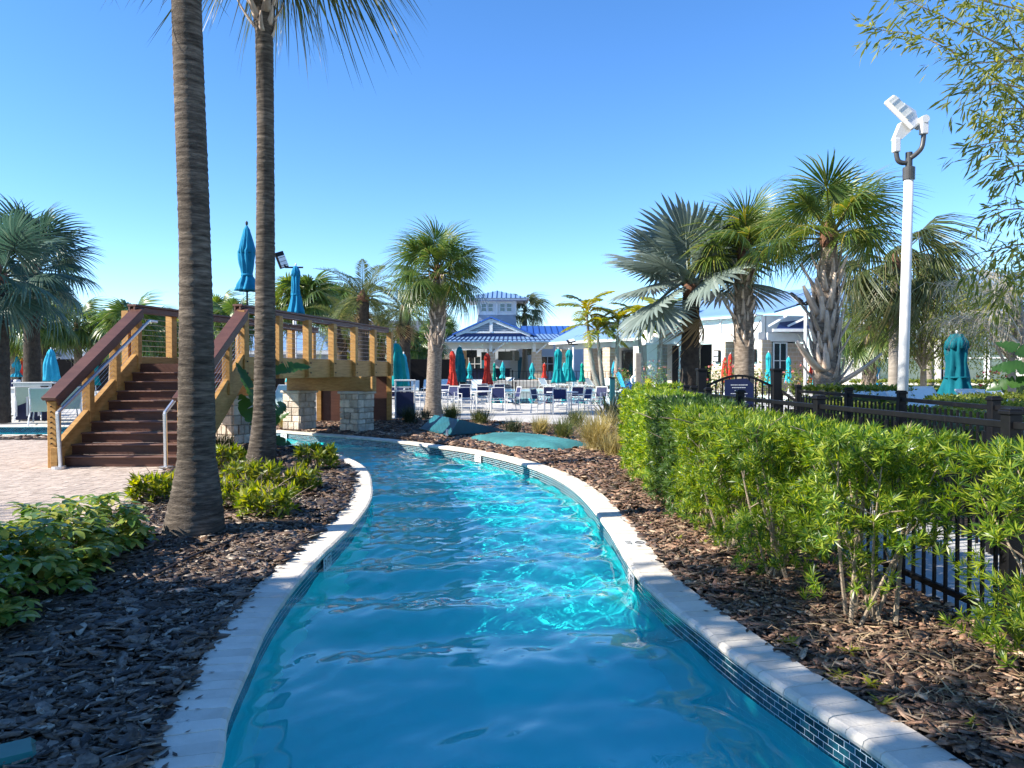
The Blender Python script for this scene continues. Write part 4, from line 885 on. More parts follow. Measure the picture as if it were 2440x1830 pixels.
put(lounger_green, gpos(20,22.6)+Vector((0,.9,0)), R(212), 'green sling lounger behind the front one at the left edge')
put(lounger_green, gpos(672,27.0)+Vector((0,.9,0)), R(160)+math.pi, 'green sling lounger seen below the bridge deck')
put(lounger_green, gpos(635,24.5)+Vector((0,.9,0)), R(150)+math.pi, 'green sling lounger below the bridge next to the slender palm')
LG = [(1210,66,R(150)),(1300,62,R(215)),(1335,63,R(215)),(1375,62,R(220)),(1410,61,R(220)),(1445,61,R(160)),(1135,50,R(180)),(1215,68,R(185)),(1175,68,R(180)),(1060,52,R(185)),(1020,50,R(180)),(1500,58,R(170)),(985,46,R(185))]
LT = ['pale lounger just left of the ragged far palm','pale lounger, first of the row left of the teal poles','pale lounger behind the teal umbrella poles','pale lounger under the small green umbrella','pale lounger left of the curved golden palm','pale lounger right of the golden palm feet',
 'pale lounger behind the right red umbrella','pale lounger by the bar terrace below the wide television','pale lounger by the bar terrace left of the wide television','pale lounger left of the left red umbrella','pale lounger behind the middle palm trunk','pale lounger in front of the grey post','pale lounger beyond the waste bin']
for (x, Y, rz), lb in zip(LG, LT): put(lounger_proto, gpos(x, Y), rz+math.pi, lb)
for x, Y, rz, lb in ((2120,17.5,R(-20),'pale lounger behind the far fence left of the lamp pole'),(2180,17,R(-30),'pale lounger right behind the lamp pole'),(2235,17.5,R(-25),'pale lounger left of the large dark teal umbrella'),(2370,15,R(-60),'pale lounger on the right, left one of the near pair'),(2425,14.6,R(-60),'pale lounger cut by the right picture edge'),(2060,19,R(-20),'pale lounger behind the low box hedge')):
    o = put(lounger_proto, gpos(x, Y)+Vector((0,0,.2)), -rz*.35, lb)
    MB().box((0,-.3,-.1), (.7,1.5,.19)).build('plinth', M['white'], o)
# waste bin, posts, stanchion, small resort items
t = thing('waste_bin', 'navy panelled waste bin with white frame right of the bridge end', 'bin', gpos(965,24.3), R(8))
for x in (-.3,.3):
    for y in (-.28,.28): MB().box((x,y,.6), (.05,.05,1.2), ch=.006).build('frame_post', M['white'], t)
for y, rz in ((-.29,0),(.29,0)): MB().box((0,y,.42), (.55,.02,.8)).build('panel', M['navy_panel'], t)
for x in (-.31,.31): MB().box((x,0,.42), (.02,.5,.8)).build('panel', M['navy_panel'], t)
for z in (.88,.99): MB().box((0,-.28,z), (.55,.03,.05)).build('rail', M['white'], t)
MB().box((0,0,1.2), (.68,.64,.045), ch=.01).build('lid', M['white'], t); MB().box((0,0,.86), (.5,.46,.03)).build('inner_top', M['dark'], t)
t = thing('rope_stanchion', 'thin black stanchion with round foot at the pool edge', 'stanchion', gpos(1229,34.2)); MB().lathe([(.16,0),(.15,.02),(.03,.06),(.025,.1)], 16).build('foot', M['black'], t); MB().tube([(0,0,.05),(0,0,.98)], .03, 10).build('post', M['black'], t); MB().lathe([(.045,.94),(.05,.97),(.02,1.01)], 10).build('cap', M['black'], t)
t = thing('bollard_post', 'dark navy square post behind the strappy flax plant', 'post', gpos(1459,21.5)); MB().box((0,0,.65), (.14,.14,1.3), ch=.01).build('shaft', M['tealbox'], t); MB().box((0,0,1.31), (.17,.17,.03), ch=.006).build('cap', M['black'], t)
t = thing('grey_post', 'tall weathered grey square post behind the hedge end', 'post', gpos(1521,34)); MB().box((0,0,1.15), (.24,.24,2.3), ch=.015).build('shaft', pmat('grey_timber', [(.16,.145,.12),(.22,.2,.17)], .85, 4, .3, 30, stretch=(1,1,6)), t); MB().box((0,0,.03), (.34,.34,.06)).build('foot', M['dark'], t)
t = thing('adirondack_chair', 'tall light blue slatted chair by the far golden palms', 'chair', gpos(1492,48), R(110))
for s in (-.28,.28): MB().beam((s,.35,0),(s,-.4,.8), .04,.1).build('leg', M['blue'], t); MB().beam((s,-.45,0),(s,-.45,.78), .04,.1).build('leg', M['blue'], t); MB().box((s,-.1,.8),(.12,.9,.03)).build('armrest', M['ltblue'], t)
for k in range(5): MB().beam((-.22+k*.11,.2,.5),(-.26+k*.13,.55,1.45-.04*abs(k-2)**1.6), .1, .02).build('back_slat', M['ltblue'], t)
for k in range(4): MB().box((0,-.35+k*.15,.62-.03*k), (.54,.13,.025)).build('seat_slat', M['ltblue'], t)
t = thing('life_ring', 'white life ring hanging on its post near the blue chair', 'life ring', gpos(1500,46)+Vector((.4,0,0)))
ring = [(math.cos(a)*.28, 0, .95+math.sin(a)*.28) for a in np.linspace(0, 2*math.pi, 25)]; MB().tube(ring, .07, 8, False).build('ring', M['white'], t, True); MB().tube([(0,.08,0),(0,.08,1.3)], .03, 8).build('post', M['white'], t)
t = thing('yellow_sign', 'small yellow wet floor style sign before the white wall', 'sign', gpos(1545,50)); MB().box((0,0,.5), (.45,.05,1.), ch=.02).build('panel', M['yellow'], t); MB().box((0,0,.05), (.5,.3,.04)).build('foot', M['yellow'], t)
# bar counters and stools beyond the patio on the left
t = thing('bar_counter', 'white bar counter with open white rail frame left of the stairs', 'bar', gpos(84,23.6), R(20))
MB().box((0,0,.5), (.95,.5,1.0), ch=.01).build('counter', M['navy_panel'], t); MB().box((0,0,1.13), (1.1,.7,.05), ch=.01).build('counter_top', M['white'], t)
for k in range(4): MB().box((-.45+k*.3,-.3,.62), (.06,.05,1.0)).build('frame_post', M['white'], t)
for z in (.72,1.07): MB().box((0,-.305,z), (1.0,.06,.06)).build('frame_rail', M['white'], t)
t = thing('bar_counter', 'white pool side planter wall at the far left edge', 'planter wall', gpos(0,26)); MB().box((-1.2,0,.45), (4.2,.7,.9), ch=.02).build('body', M['white_wall'], t); MB().box((-1.2,0,.92), (4.3,.8,.06), ch=.01).build('cap', M['white'], t)
t = thing('striped_sofa', 'navy and white striped sofa back at the far left', 'sofa', gpos(22,27.5))
for k in range(9): MB().box((-1.0+k*.16,0,.98), (.15,.25,.42), ch=.03).build('cushion_stripe', M['navy'] if k % 2 else M['white'], t)
MB().box((-.4,.3,.5), (1.5,.8,.5)).build('base', M['white'], t)
t = thing('cabana_sofa', 'bright blue cushioned cabana sofa behind the stair cables', 'sofa', gpos(205,19.8)+Vector((0,2.4,0)), R(8))
MB().box((0,0,.3), (1.6,.9,.35), ch=.03).build('base', M['blue'], t); MB().box((0,.35,.75), (1.6,.2,.7), ch=.05).build('backrest', M['navy'], t)
for x in (-.72,.72): MB().box((x,0,.6), (.16,.85,.3), ch=.04).build('armrest', M['ltblue'], t)
for k in range(3): MB().box((-.45+k*.45,-.05,.52), (.42,.6,.12), ch=.03).build('cushion', M['sling_w'], t)
# teal wedge box and flat canvas cover beside the river
a_, b_, c_, d_ = W(1000,1024), W(1071,1040), W(1205,1030), Vector((-.85,20.4,0))
m = MB(); rA, rB = a_.lerp(d_, .16)+Vector((.12,0,.37)), b_.lerp(c_, .14)+Vector((.02,.12,.37))
cT, dT = c_.lerp(b_, .03)+Vector((0,.05,.06)), d_.lerp(a_, .03)+Vector((0,-.05,.06))
t = thing('equipment_cover', 'teal metal wedge shaped equipment box in the mulch by the river', 'equipment box')
m.add([a_+Vector((0,0,.03)), b_+Vector((0,0,.03)), c_+Vector((0,0,.03)), d_+Vector((0,0,.03)), rA, rB, cT, dT], [(0,1,5,4),(1,2,6,5),(4,5,6,7),(2,3,7,6),(3,0,4,7),(3,2,1,0)]); m.build('shell', M['tealbox'], t)
m = MB()
for p, q in ((a_,b_),(b_,c_),(c_,d_),(d_,a_)): m.beam(p+Vector((0,0,.035)), q+Vector((0,0,.035)), .06, .025)
m.build('base_flange', M['tealbox'], t); MB().box(tuple(b_+Vector((-.05,-.05,.09))), (.06,.05,.16), ch=.008).build('latch', M['steel'], t)
def cover():
    Q = [W(1112,1046), W(1190,1036), W(1300,1046), W(1411,1064), W(1328,1076), W(1235,1070)]; c = sum(Q, Vector())/6; g = np.random.default_rng(3)
    V = []; n = 48; T = []; rings = 9; ang = np.linspace(0, 1, n, endpoint=False)
    loop = []
    for a in ang:
        k = a*6; i = int(k); loop.append(Q[i].lerp(Q[(i+1) % 6], k-i))
    for r in range(rings):
        s = 1-r/(rings-.2); zz = .015+.085*min(1, (1-s)*5)+.05*(1-s) if r else .0
        for j, p in enumerate(loop):
            q = c.lerp(p, s*(1.0+(.01*math.sin(j*2.1) if r < 2 else 0))); q.z = zz+.006*math.sin(q.x*9+q.y*4)+.005*math.sin(q.y*13); V.append(tuple(q))
    for r in range(rings-1):
        for j in range(n):
            a, b = r*n+j, r*n+(j+1) % n; T += [(a,b,b+n),(a,b+n,a+n)]
    V.append((c.x, c.y, V[-1][2])); T += [((rings-1)*n+j, (rings-1)*n+(j+1) % n, rings*n) for j in range(n)]
    tag(link('canvas_cover', np_mesh('canvas_cover', V, T), M['tarp']), 'flat teal canvas cover spread low over the mulch', 'cover')
cover()
# valve lid, irrigation hoses
q = W(30,1815); t = thing('valve_box', 'round edged green valve box lid in the bottom left corner', 'valve box', (q.x-.05,q.y-.04,.0), R(35)); MB().box((0,0,.02), (.26,.17,.05), ch=.018).build('lid', pmat('green_plastic', [(.01,.12,.1),(.02,.16,.13)], .4, 10), t); MB().box((0,0,-.04), (.29,.2,.09), ch=.02).build('rim', M['dark'], t)
for pts, lb in (([(640,1255),(560,1292),(470,1330),(380,1375),(300,1410),(235,1432)], 'long brown irrigation hose lying across the left mulch'), ([(565,1248),(500,1275),(440,1285),(380,1300)], 'short brown irrigation hose at the foot of the thick palm')):
    P = catmull([tuple(W(x, y)+Vector((0,0,.035))) for x, y in pts], .12); tag(MB().tube([tuple(p) for p in P], .011, 7).build('irrigation_hose', M['hose'], None, True), lb, 'hose')
# depth markers
def text_mesh(s, size):
    cu = bpy.data.curves.new('lettering', 'FONT'); cu.body = s; cu.size = size; cu.align_x = 'CENTER'; cu.align_y = 'CENTER'; cu.extrude = .001; cu.resolution_u = 3
    o = bpy.data.objects.new('lettering', cu); me = bpy.data.meshes.new_from_object(o); bpy.data.objects.remove(o); return me
def marker(p, nrm, label, s='3 FT', wd=.24, ht=.12):
    d = Vector((nrm[0], nrm[1], 0)).normalized(); rz = math.atan2(d.y, d.x)+math.pi/2
    t = thing('depth_marker', label, 'depth marker', p, rz); MB().box((0,.0,0), (wd,.006,ht)).build('tile', M['marker'], t)
    link('lettering', text_mesh(s, .11), M['text'], t, (0,-.0045,0), (math.pi/2,0,0))
def wallpt(Lx, N, i, z): return Vector((Lx[i][0]+N[i][0]*.004, Lx[i][1]+N[i][1]*.004, z)), -N[i]
for Lx, N, tx, ty, lb in ((LI, LN, -1.56, 6.4, 'white 3 FT depth tile on the left river wall'), (RI, RN, -5.6, 18.85, 'white 3 FT depth tile on the far river wall below the bridge'), (RI, RN, -.62, 14.0, 'white 3 FT depth tile on the river wall near the canvas cover'), (RI, RN, .93, 5.9, 'white 3 FT depth tile on the right river wall'), (RI, RN, -11.9, 20.85, 'white 3 FT depth tile on the river wall left of the stairs')):
    i = int(np.argmin((Lx[:,0]-tx)**2+(Lx[:,1]-ty)**2)); p, n_ = wallpt(Lx, N, i, -.115); p = p+Vector(n_)*.012; marker(p, n_, lb)
i = int(np.argmin((RI[:,1]-6.55)**2+(RI[:,0]-.93)**2)); c0 = RI[i]+RN[i]*.13
t = thing('coping_marker', 'white depth and no diving tile set into the right coping', 'depth marker', (c0[0],c0[1],.004), math.atan2(RN[i][1], RN[i][0])-math.pi/2)
MB().box((0,0,0), (.17,.21,.006)).build('tile', M['marker'], t); link('lettering', text_mesh('3 FT', .07), M['text'], t, (0,-.05,.0045))
m = MB(); cc = [(math.cos(a)*.038, .05+math.sin(a)*.038, .0045) for a in np.linspace(0, 2*math.pi, 17)]; m.tube(cc, .004, 4, False); m.beam((-.027,.023,.0045),(.027,.077,.0045), .007, .003); m.build('no_diving_symbol', M['text'], t)
# ================================================================ FENCES AND GATE
def fence(name, label, pts, posts, h=1.22, pick=.112, wd=.018, pw=.075, cat_='fence', top2=False):
    t = thing(name, label, cat_, (pts[0][0], pts[0][1], 0)); o = Vector((pts[0][0], pts[0][1], 0)); Q = catmull(pts, pick); Q = [Vector(p)-o for p in Q]
    pk = MB().box((0,0,h/2-.02), (wd,wd,h-.1)).mesh('picket'); pk.materials.append(M['black'])
    for i, p in enumerate(Q): link('picket', pk, None, t, tuple(p))
    pm = MB().box((0,0,h/2+.02), (pw,pw,h+.04), ch=.004).mesh('post'); pm.materials.append(M['black'])
    cm = MB().box((0,0,h+.05), (pw*1.28,pw*1.28,.025), ch=.005).box((0,0,h+.067), (pw*1.05,pw*1.05,.015), ch=.005).mesh('post_cap'); cm.materials.append(M['black'])
    ps = []
    for x, y in posts:
        i = min(range(len(Q)), key=lambda k: (Q[k].x+o.x-x)**2+(Q[k].y+o.y-y)**2); ps.append(i); d = Q[min(i+1,len(Q)-1)]-Q[max(i-1,0)]
        po = link('post', pm, None, t, tuple(Q[i]), (0,0,math.atan2(d.y, d.x))); link('post_cap', cm, None, po)
    ps = sorted(ps)
    for a, b in zip(ps[:-1], ps[1:]):
        n = max(1, int((b-a)/5))
        for z in (h-.02, .12)+((h-.2,) if top2 else ()):
            m = MB(); k = np.linspace(a, b, n+1).astype(int)
            for i, j in zip(k[:-1], k[1:]): m.beam(Q[i]+Vector((0,0,z)), Q[j]+Vector((0,0,z)), .032, .04, .004)
            m.build('rail', M['black'], t)
    return t
NF = [(3.0,1.0),(2.86,2.4),(2.77,4.28),(2.6,6.5),(2.5,8.4),(2.44,9.5),(2.5,10.5),(2.6,11.35)]
fence('metal_fence', 'black metal picket fence directly behind the leafy hedge', NF, NF)
FF = [(4.3,2.0),(4.05,4.6),(3.96,6.3),(4.12,8.1),(4.2,9.45),(4.25,11.3)]
fence('metal_fence', 'black metal picket fence on the far side of the path', FF, FF)
def gate():
    y = 11.5; B = M['black']; t = thing('garden_gate', 'black arched metal gate with mesh, side wings and navy notice', 'gate', (3.43,y,0))
    xs = (-.57, .56)
    for x in xs:
        p = MB().box((x,0,.75), (.13,.13,1.5), ch=.006).build('gate_post', B, t); MB().box((x,0,1.52), (.155,.155,.04), ch=.008).build('post_cap', B, p)
    arc = [(-.49+.98*k/12, 0, 1.27+.16*math.sin(math.pi*k/12)) for k in range(13)]
    m = MB(); 
    for p, q in zip(arc[:-1], arc[1:]): m.beam(p, q, .035, .035)
    m.build('arched_top_rail', B, t)
    for z in (.12,.62): MB().beam((-.49,0,z),(.49,0,z), .035,.04).build('rail', B, t)
    for k in range(10):
        x = -.45+k*.1; MB().box((x,0,.12+(1.17+.16*math.sin(math.pi*(x+.49)/.98))/2), (.022,.022,1.15+.16*math.sin(math.pi*(x+.49)/.98))).build('picket', B, t)
    def mesh_panel(p, q, z0, z1):
        m = MB(); p, q = Vector(p), Vector(q); L = (q-p).length; d = (q-p).normalized(); n = int(L/.035)
        for k in range(n): a = p+d*(k*.035); m.beam(a+Vector((0,0,z0)), a+Vector((0,0,z1)), .004, .004)
        for k in range(int((z1-z0)/.035)): m.beam(p+Vector((0,0,z0+k*.035)), q+Vector((0,0,z0+k*.035)), .004, .004)
        return m.build('wire_mesh', B, t)
    mesh_panel((-.49,.02,0), (.49,.02,0), .12, 1.28)
    for (a, za), (b, zb) in ((((-.57,0,0),1.3),((-.92,-.1,0),1.1)), (((.56,0,0),1.25),((.86,-.2,0),1.0))):
        a, b = Vector(a), Vector(b); MB().beam(a+Vector((0,0,za)), b+Vector((0,0,zb)), .035,.04).build('wing_rail', B, t); MB().beam(a+Vector((0,0,.12)), b+Vector((0,0,.12)), .035,.04).build('wing_rail', B, t)
        for k in range(1, 4): p = a.lerp(b, k/4); MB().box((p.x,p.y,.12+(za+(zb-za)*k/4-.12)/2), (.022,.022,za+(zb-za)*k/4-.12)).build('picket', B, t)
        mesh_panel(a, b, .12, min(za, zb)); MB().box((b.x,b.y,(zb+.1)/2), (.075,.075,zb+.1), ch=.005).build('wing_post', B, t)
    s = thing('gate_notice', 'dark navy notice plate with white lines of print on the gate', 'sign', (3.43-.02,y-.04,1.14))
    MB().add([(-.21,-.006,-.21),(.22,-.006,-.21),(.22,-.006,.16),(.12,-.006,.25),(-.21,-.006,.23),(-.21,.006,-.21),(.22,.006,-.21),(.22,.006,.16),(.12,.006,.25),(-.21,.006,.23)], [(0,1,2,3,4),(9,8,7,6,5)]+[(i,5+i,5+(i+1)%5,(i+1)%5) for i in range(5)]).build('plate', M['navy_panel'], s)
    g = np.random.default_rng(4)
    for r, (z, hw) in enumerate(((.15,.12),(.11,.1),(.065,.06),(.02,.12),(-.02,.09),(-.06,.11),(-.1,.1))):
        m = MB(); x = -hw
        while x < hw: l = g.uniform(.012,.03); m.box((x+l/2,-.0085,z), (l,.002,.012)); x += l+.006
        m.build('print_line', M['marker'], s)
gate()
fence('metal_fence', 'thin black railing along the clubhouse terrace', [(-9,64.5),(0,64.8),(9,63.5)], [(-9,64.5),(-6,64.6),(-3,64.8),(0,64.8),(3,64.6),(6,64.2),(9,63.5)], h=1.5, pick=.3, wd=.04, pw=.09)
t = thing('privacy_fence', 'solid black screened fence far away on the left', 'fence', (-30,58,0))
for k in range(14): MB().box((-14+k*3.0,0,1.2), (2.96,.06,2.4)).build('screen_panel', M['mesh'], t); MB().box((-15.5+k*3.0,0,1.25), (.08,.1,2.5)).build('post', M['black'], t)
# ================================================================ SHRUBS
def whorl_shrub(label, loc, size, nst, nwh, mat='podo', leaf=(.055,.085), lw=.011, per=13, zlo=.18, seed=0, name='hedge_shrub', cat_='shrub', group='podocarpus hedge shrubs', fill=.0, topflat=True):
    g = np.random.default_rng(seed+500); t = thing(name, label, cat_, loc, 0, group); sx, sy, h = size
    tips = []
    for s in range(nst):
        b = Vector((g.normal(0,.07), g.normal(0,.07), 0)); tp = Vector((g.uniform(-.45,.45)*sx, g.uniform(-.42,.42)*sy, h*g.uniform(.8,1.)))
        mid = b.lerp(tp, .5)+Vector((g.normal(0,.04), g.normal(0,.04), .02)); pts = [tuple(p) for p in catmull([tuple(b), tuple(mid), tuple(tp)], .1)]
        m = MB().tube(pts, list(np.linspace(g.uniform(.01,.017), .004, len(pts))), 5)
        for k in range(5):
            q = Vector(pts[int(len(pts)*g.uniform(.25,.9))]); e = q+Vector((g.normal(0,.13), g.normal(0,.13), g.uniform(.06,.2))); m.tube([tuple(q), tuple(q.lerp(e,.5)+Vector((0,0,.01))), tuple(e)], [.005,.004,.002], 4)
        m.build('stem', M['wood_stem'], t)
    # whorls: fuller towards the outside of a clipped box
    P = np.stack([g.uniform(-.5,.5,nwh*2), g.uniform(-.5,.5,nwh*2), g.uniform(0,1,nwh*2)**.75], 1)
    edge = np.maximum(np.maximum(np.abs(P[:,0]), np.abs(P[:,1]))*2, P[:,2]); keep = g.uniform(0,1,len(P)) < .25+.75*edge**2
    # holes: clumpy noise thins the lower part
    cl = np.sin(P[:,0]*sx*11+seed)+np.sin(P[:,1]*sy*9+seed*2)+np.sin(P[:,2]*h*8+seed*3); keep &= (cl > -1.15+1.0*(1-P[:,2])) | (P[:,2] > .86) if not fill else keep
    P = P[keep][:nwh]; P = P*np.array([sx, sy, h-zlo])+np.array([0,0,zlo]); n = len(P)
    ax = np.stack([P[:,0]/sx*1.4, P[:,1]/sy*1.4, .75+0*P[:,0]], 1)+g.normal(0,.4,(n,3)); ax /= np.linalg.norm(ax, axis=1)[:,None]
    C = np.repeat(P, per, 0); Ax = np.repeat(ax, per, 0); th = np.tile(np.arange(per)*2.4, n)+np.repeat(g.uniform(0,6,n), per); op = g.uniform(.35,1.35,n*per)
    ref = np.where(np.abs(Ax[:,2:3]) < .9, np.array([[0,0,1.]]), np.array([[1.,0,0]])); e1 = np.cross(Ax, ref); e1 /= np.linalg.norm(e1, axis=1)[:,None]; e2 = np.cross(Ax, e1)
    D = Ax*np.cos(op)[:,None]+(e1*np.cos(th)[:,None]+e2*np.sin(th)[:,None])*np.sin(op)[:,None]
    C = C-Ax*g.uniform(0,.05,(len(C),1)); Lf = g.uniform(*leaf, len(C)); V, T = blades(C, D, Ax+rdir(len(C))*.15, Lf, lw*g.uniform(.8,1.25,len(C)), g.normal(.08,.1,len(C)))
    tag(link('foliage', np_mesh('foliage', V, T), M[mat], t), kind='stuff'); return t
HD = [((2.55,3.5),(.75,.85,1.22),6,460,'podo','open hedge shrub with bare pale stems at the right picture edge'),((2.14,4.55),(.8,.85,1.22),6,680,'podo','bright hedge shrub with crooked stems left of the gap showing the fence'),
      ((1.92,5.45),(.8,.85,1.22),6,800,'podo','bright hedge shrub second from the gap'),((1.86,6.25),(.75,.8,1.22),6,760,'podo','hedge shrub with long bare stems in its middle'),((1.86,6.95),(.7,.7,1.23),5,700,'podo','leafy hedge shrub fourth from the gap'),
      ((1.88,7.65),(.7,.75,1.23),5,720,'podo_d','hedge shrub halfway along the hedge, palm shade put into its leaf colour'),((1.9,8.4),(.72,.8,1.24),5,760,'podo_d','hedge shrub beyond the shaded one, shade put into its leaf colour'),((1.93,9.15),(.72,.8,1.24),4,800,'podo','dense clipped hedge shrub third from the far end'),
      ((1.95,9.95),(.75,.85,1.25),4,820,'podo','dense clipped hedge shrub second from the far end'),((1.97,10.75),(.8,.9,1.25),4,900,'podo','dense clipped hedge shrub at the far end of the hedge')]
for k, ((x, y), sz, ns, nw, mt, lb) in enumerate(HD):
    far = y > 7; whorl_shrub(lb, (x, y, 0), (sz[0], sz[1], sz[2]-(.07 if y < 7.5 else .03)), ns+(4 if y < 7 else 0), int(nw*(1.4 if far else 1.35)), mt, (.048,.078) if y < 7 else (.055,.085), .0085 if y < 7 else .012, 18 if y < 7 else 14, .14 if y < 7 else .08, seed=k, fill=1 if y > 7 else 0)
whorl_shrub('small round clipped bush on top of the hedge end', (2.35,12.2,0), (.8,.6,1.3), 3, 420, 'podo', (.05,.08), .018, 9, .3, seed=40, fill=1, group=None)
# small weeds under the hedge
WL = ['tiny weed on the mulch right below the crooked hedge stems','tiny weed beside the right coping nearest the picture corner','tiny weed on the brown mulch below the fence gap','tiny weed touching the right coping halfway down','tiny weed close to the coping left of the fence gap','tiny weed in the lower right corner of the mulch','tiny weed beside the coping depth tile','tiny weed under the leafy hedge near the depth tile']
for k, (x, y) in enumerate(((2030,1560),(2110,1690),(2080,1640),(1890,1540),(2010,1620),(2310,1745),(1620,1290),(1680,1300))):
    q = W(x, y); g = np.random.default_rng(k); n = 16; P = np.tile([0,0,0.], (n,1)); D = rdir(n, .15, .8); V, T = blades(P, D, np.tile([0,0,1.], (n,1)), g.uniform(.04,.09,n), .016, .3)
    o = link('weed', np_mesh('weed', V, T), M['yshrub'], None, (q.x,q.y,.01)); tag(o, WL[k], 'weed', 'weeds in the mulch')
def schefflera(label, loc, rad, h, n, seed, group='schefflera shrubs'):
    g = np.random.default_rng(seed+900); t = thing('leafy_shrub', label, 'shrub', loc, 0, group)
    Pw = rdir(n, -.1, 1.)*np.array([rad, rad, h])*g.uniform(.55,1.,(n,1)); Pw[:,2] = np.abs(Pw[:,2])*.9+.06
    for k in range(6):
        e = Pw[g.integers(n)]*.85; MB().tube([(g.normal(0,.05),g.normal(0,.05),0), tuple(e*.5+np.array([0,0,.03])), tuple(e)], [.012,.009,.005], 5).build('stem', M['wood_stem'], t)
    V_, L_ = [], []
    C = np.repeat(Pw, 7, 0); th = np.tile(np.arange(7)*2*np.pi/7, n)+np.repeat(g.uniform(0,6,n), 7); tilt = np.repeat(g.normal(0,.3,(n,2)), 7, 0)
    D = np.stack([np.cos(th), np.sin(th), -.05+tilt[:,0]*np.cos(th)+tilt[:,1]*np.sin(th)], 1); L = g.uniform(.075,.12,len(C)); U = np.tile([0,0,1.], (len(C),1))
    # broad leaflets: two blades side by side give an oval with a midrib
    S = np.cross(D, U); S /= np.linalg.norm(S, axis=1)[:,None]; n7 = len(C); L = L[:,None]; D = D/np.linalg.norm(D, axis=1)[:,None]; N = np.cross(S, D)
    st = [(.0,.02,0),(.25,.2,.0),(.55,.26,-.05),(.82,.17,-.13),(1.,.0,-.22)]; rows = []
    for s, wv, dz in st:
        c = C+D*(L*(s+.12))+N*(L*dz); rows += [c-S*(L*wv)+N*(L*wv*.3), c, c+S*(L*wv)+N*(L*wv*.3)]
    V = np.stack(rows, 1).reshape(-1,3); T = []
    for i in range(4): a = 3*i; T += [(a,a+1,a+4),(a,a+4,a+3),(a+1,a+2,a+5),(a+1,a+5,a+4)]
    T = (np.arange(n7)[:,None,None]*15+np.array(T)[None]).reshape(-1,3)
    tag(link('foliage', np_mesh('foliage', V, T), M['scheff'], t), kind='stuff'); return t
for k, (x, y, r, h, n, lb) in enumerate(((-3.22,4.35,.42,.55,90,'glossy umbrella-leaf shrub at the left picture edge, nearest one'),(-3.28,5.0,.42,.55,110,'glossy umbrella-leaf shrub second from the left edge'),(-3.42,5.7,.45,.6,120,'glossy umbrella-leaf shrub in the middle of the row'),(-3.45,6.35,.42,.5,110,'glossy umbrella-leaf shrub beside the thick palm foot'),(-3.75,5.2,.4,.55,90,'glossy umbrella-leaf shrub behind the front row by the patio'))):
    schefflera(lb, (x, y, 0), r, h, n, k)
def strap_shrub(label, loc, r, h, n, mat, seed, name='bushy_plant', cat_='plant', wd=.028, group=None, lean=.8, bend=.35):
    g = np.random.default_rng(seed+1300); t = thing(name, label, cat_, loc, 0, group); P = np.c_[g.normal(0,r*.22,n), g.normal(0,r*.22,n), np.abs(g.normal(0,.02,n))]
    th = g.uniform(0,6.28,n); ti = g.uniform(.05,lean,n); D = np.stack([np.cos(th)*np.sin(ti), np.sin(th)*np.sin(ti), np.cos(ti)], 1); L = h*g.uniform(.6,1.1,n)
    V, T = blades(P, D, np.stack([-np.cos(th),-np.sin(th),.3+0*th], 1), L, wd*g.uniform(.7,1.3,n), g.uniform(0,bend,n)); tag(link('foliage', np_mesh('foliage', V, T), M[mat], t), kind='stuff')
    MB().lathe([(r*.3,0),(r*.25,.03),(r*.1,.07)], 8).build('root_crown', M['straw'], t); return t
def tuft_shrub(label, loc, r, h, n, mat, seed, per=11, leaf=(.08,.13), lw=.026, group=None):
    return whorl_shrub(label, loc, (r*2, r*2, h), 5, n, mat, leaf, lw, per, .05, seed, 'low_shrub', 'shrub', group, 1)
for k, (x, y, r, h, n, lb) in enumerate(((755,1122,.26,.36,80,'bright green shrub at the tip of the left bed'),(600,1178,.28,.36,80,'yellow green shrub right against the slender palm foot'),(640,1235,.25,.3,70,'yellow green shrub below the slender palm on the right'),(710,1172,.22,.24,50,'low yellow green shrub on the mulch between palm and coping'),(535,1120,.26,.34,70,'yellow green shrub between the two tall trunks'),(560,1215,.2,.26,45,'low yellow green shrub in front of the slender palm'),(360,1200,.22,.3,70,'small spiky green shrub left of the thick palm foot'))):
    q = W(x, y); tuft_shrub(lb, q, r, h, n, 'yshrub', 60+k, group='yellow green shrubs of the left bed')
GR = [(1075,1003,.42,.6,420,'grass_g','tan tipped grass clump behind the teal box'),(1145,1010,.45,.5,420,'grass_g','dark green grass clump right behind the teal box'),(975,1010,.5,.6,420,'flax','dark green grass clump left of the teal box'),(1222,1034,.4,.42,300,'flax','dark green grass clump above the canvas cover'),
      (1287,1036,.4,.5,380,'grass_tan','tan grass clump right of the dark green one'),(1343,1045,.4,.52,360,'grass_g','brownish grass clump left of the tall golden one'),(1422,1072,.48,.85,620,'grass_tan','tall golden grass clump at the end of the canvas cover'),(1466,1088,.36,.5,320,'grass_tan','short golden grass clump next to the hedge end'),
      (1372,1018,.5,.55,380,'grass_g','greenish tan grass clump behind the tall golden one'),(1012,1000,.4,.4,240,'flax','thin dark grass clump at the foot of the middle palm'),(680,1020,.35,.55,260,'grass_tan','golden grass clump beside the left far pier'),(530,1078,.35,.4,240,'grass_g','dry grass clump at the foot of the near bank pier')]
for k, (x, y, r, h, n, mt, lb) in enumerate(GR): strap_shrub(lb, W(x, y), r, h, n, mt, k, 'grass_clump', 'grass', .012, 'ornamental grass clumps', .75, .5)
for k, (x, y, lb) in enumerate(((1490,1022,'strappy dark flax plant beside the hedge end'),(1455,1012,'strappy dark flax plant around the navy post'))): strap_shrub(lb, W(x, y), .5, 1.05, 60, 'flax', 50+k, 'flax_plant', 'plant', .06, 'flax plants', .95, .3)
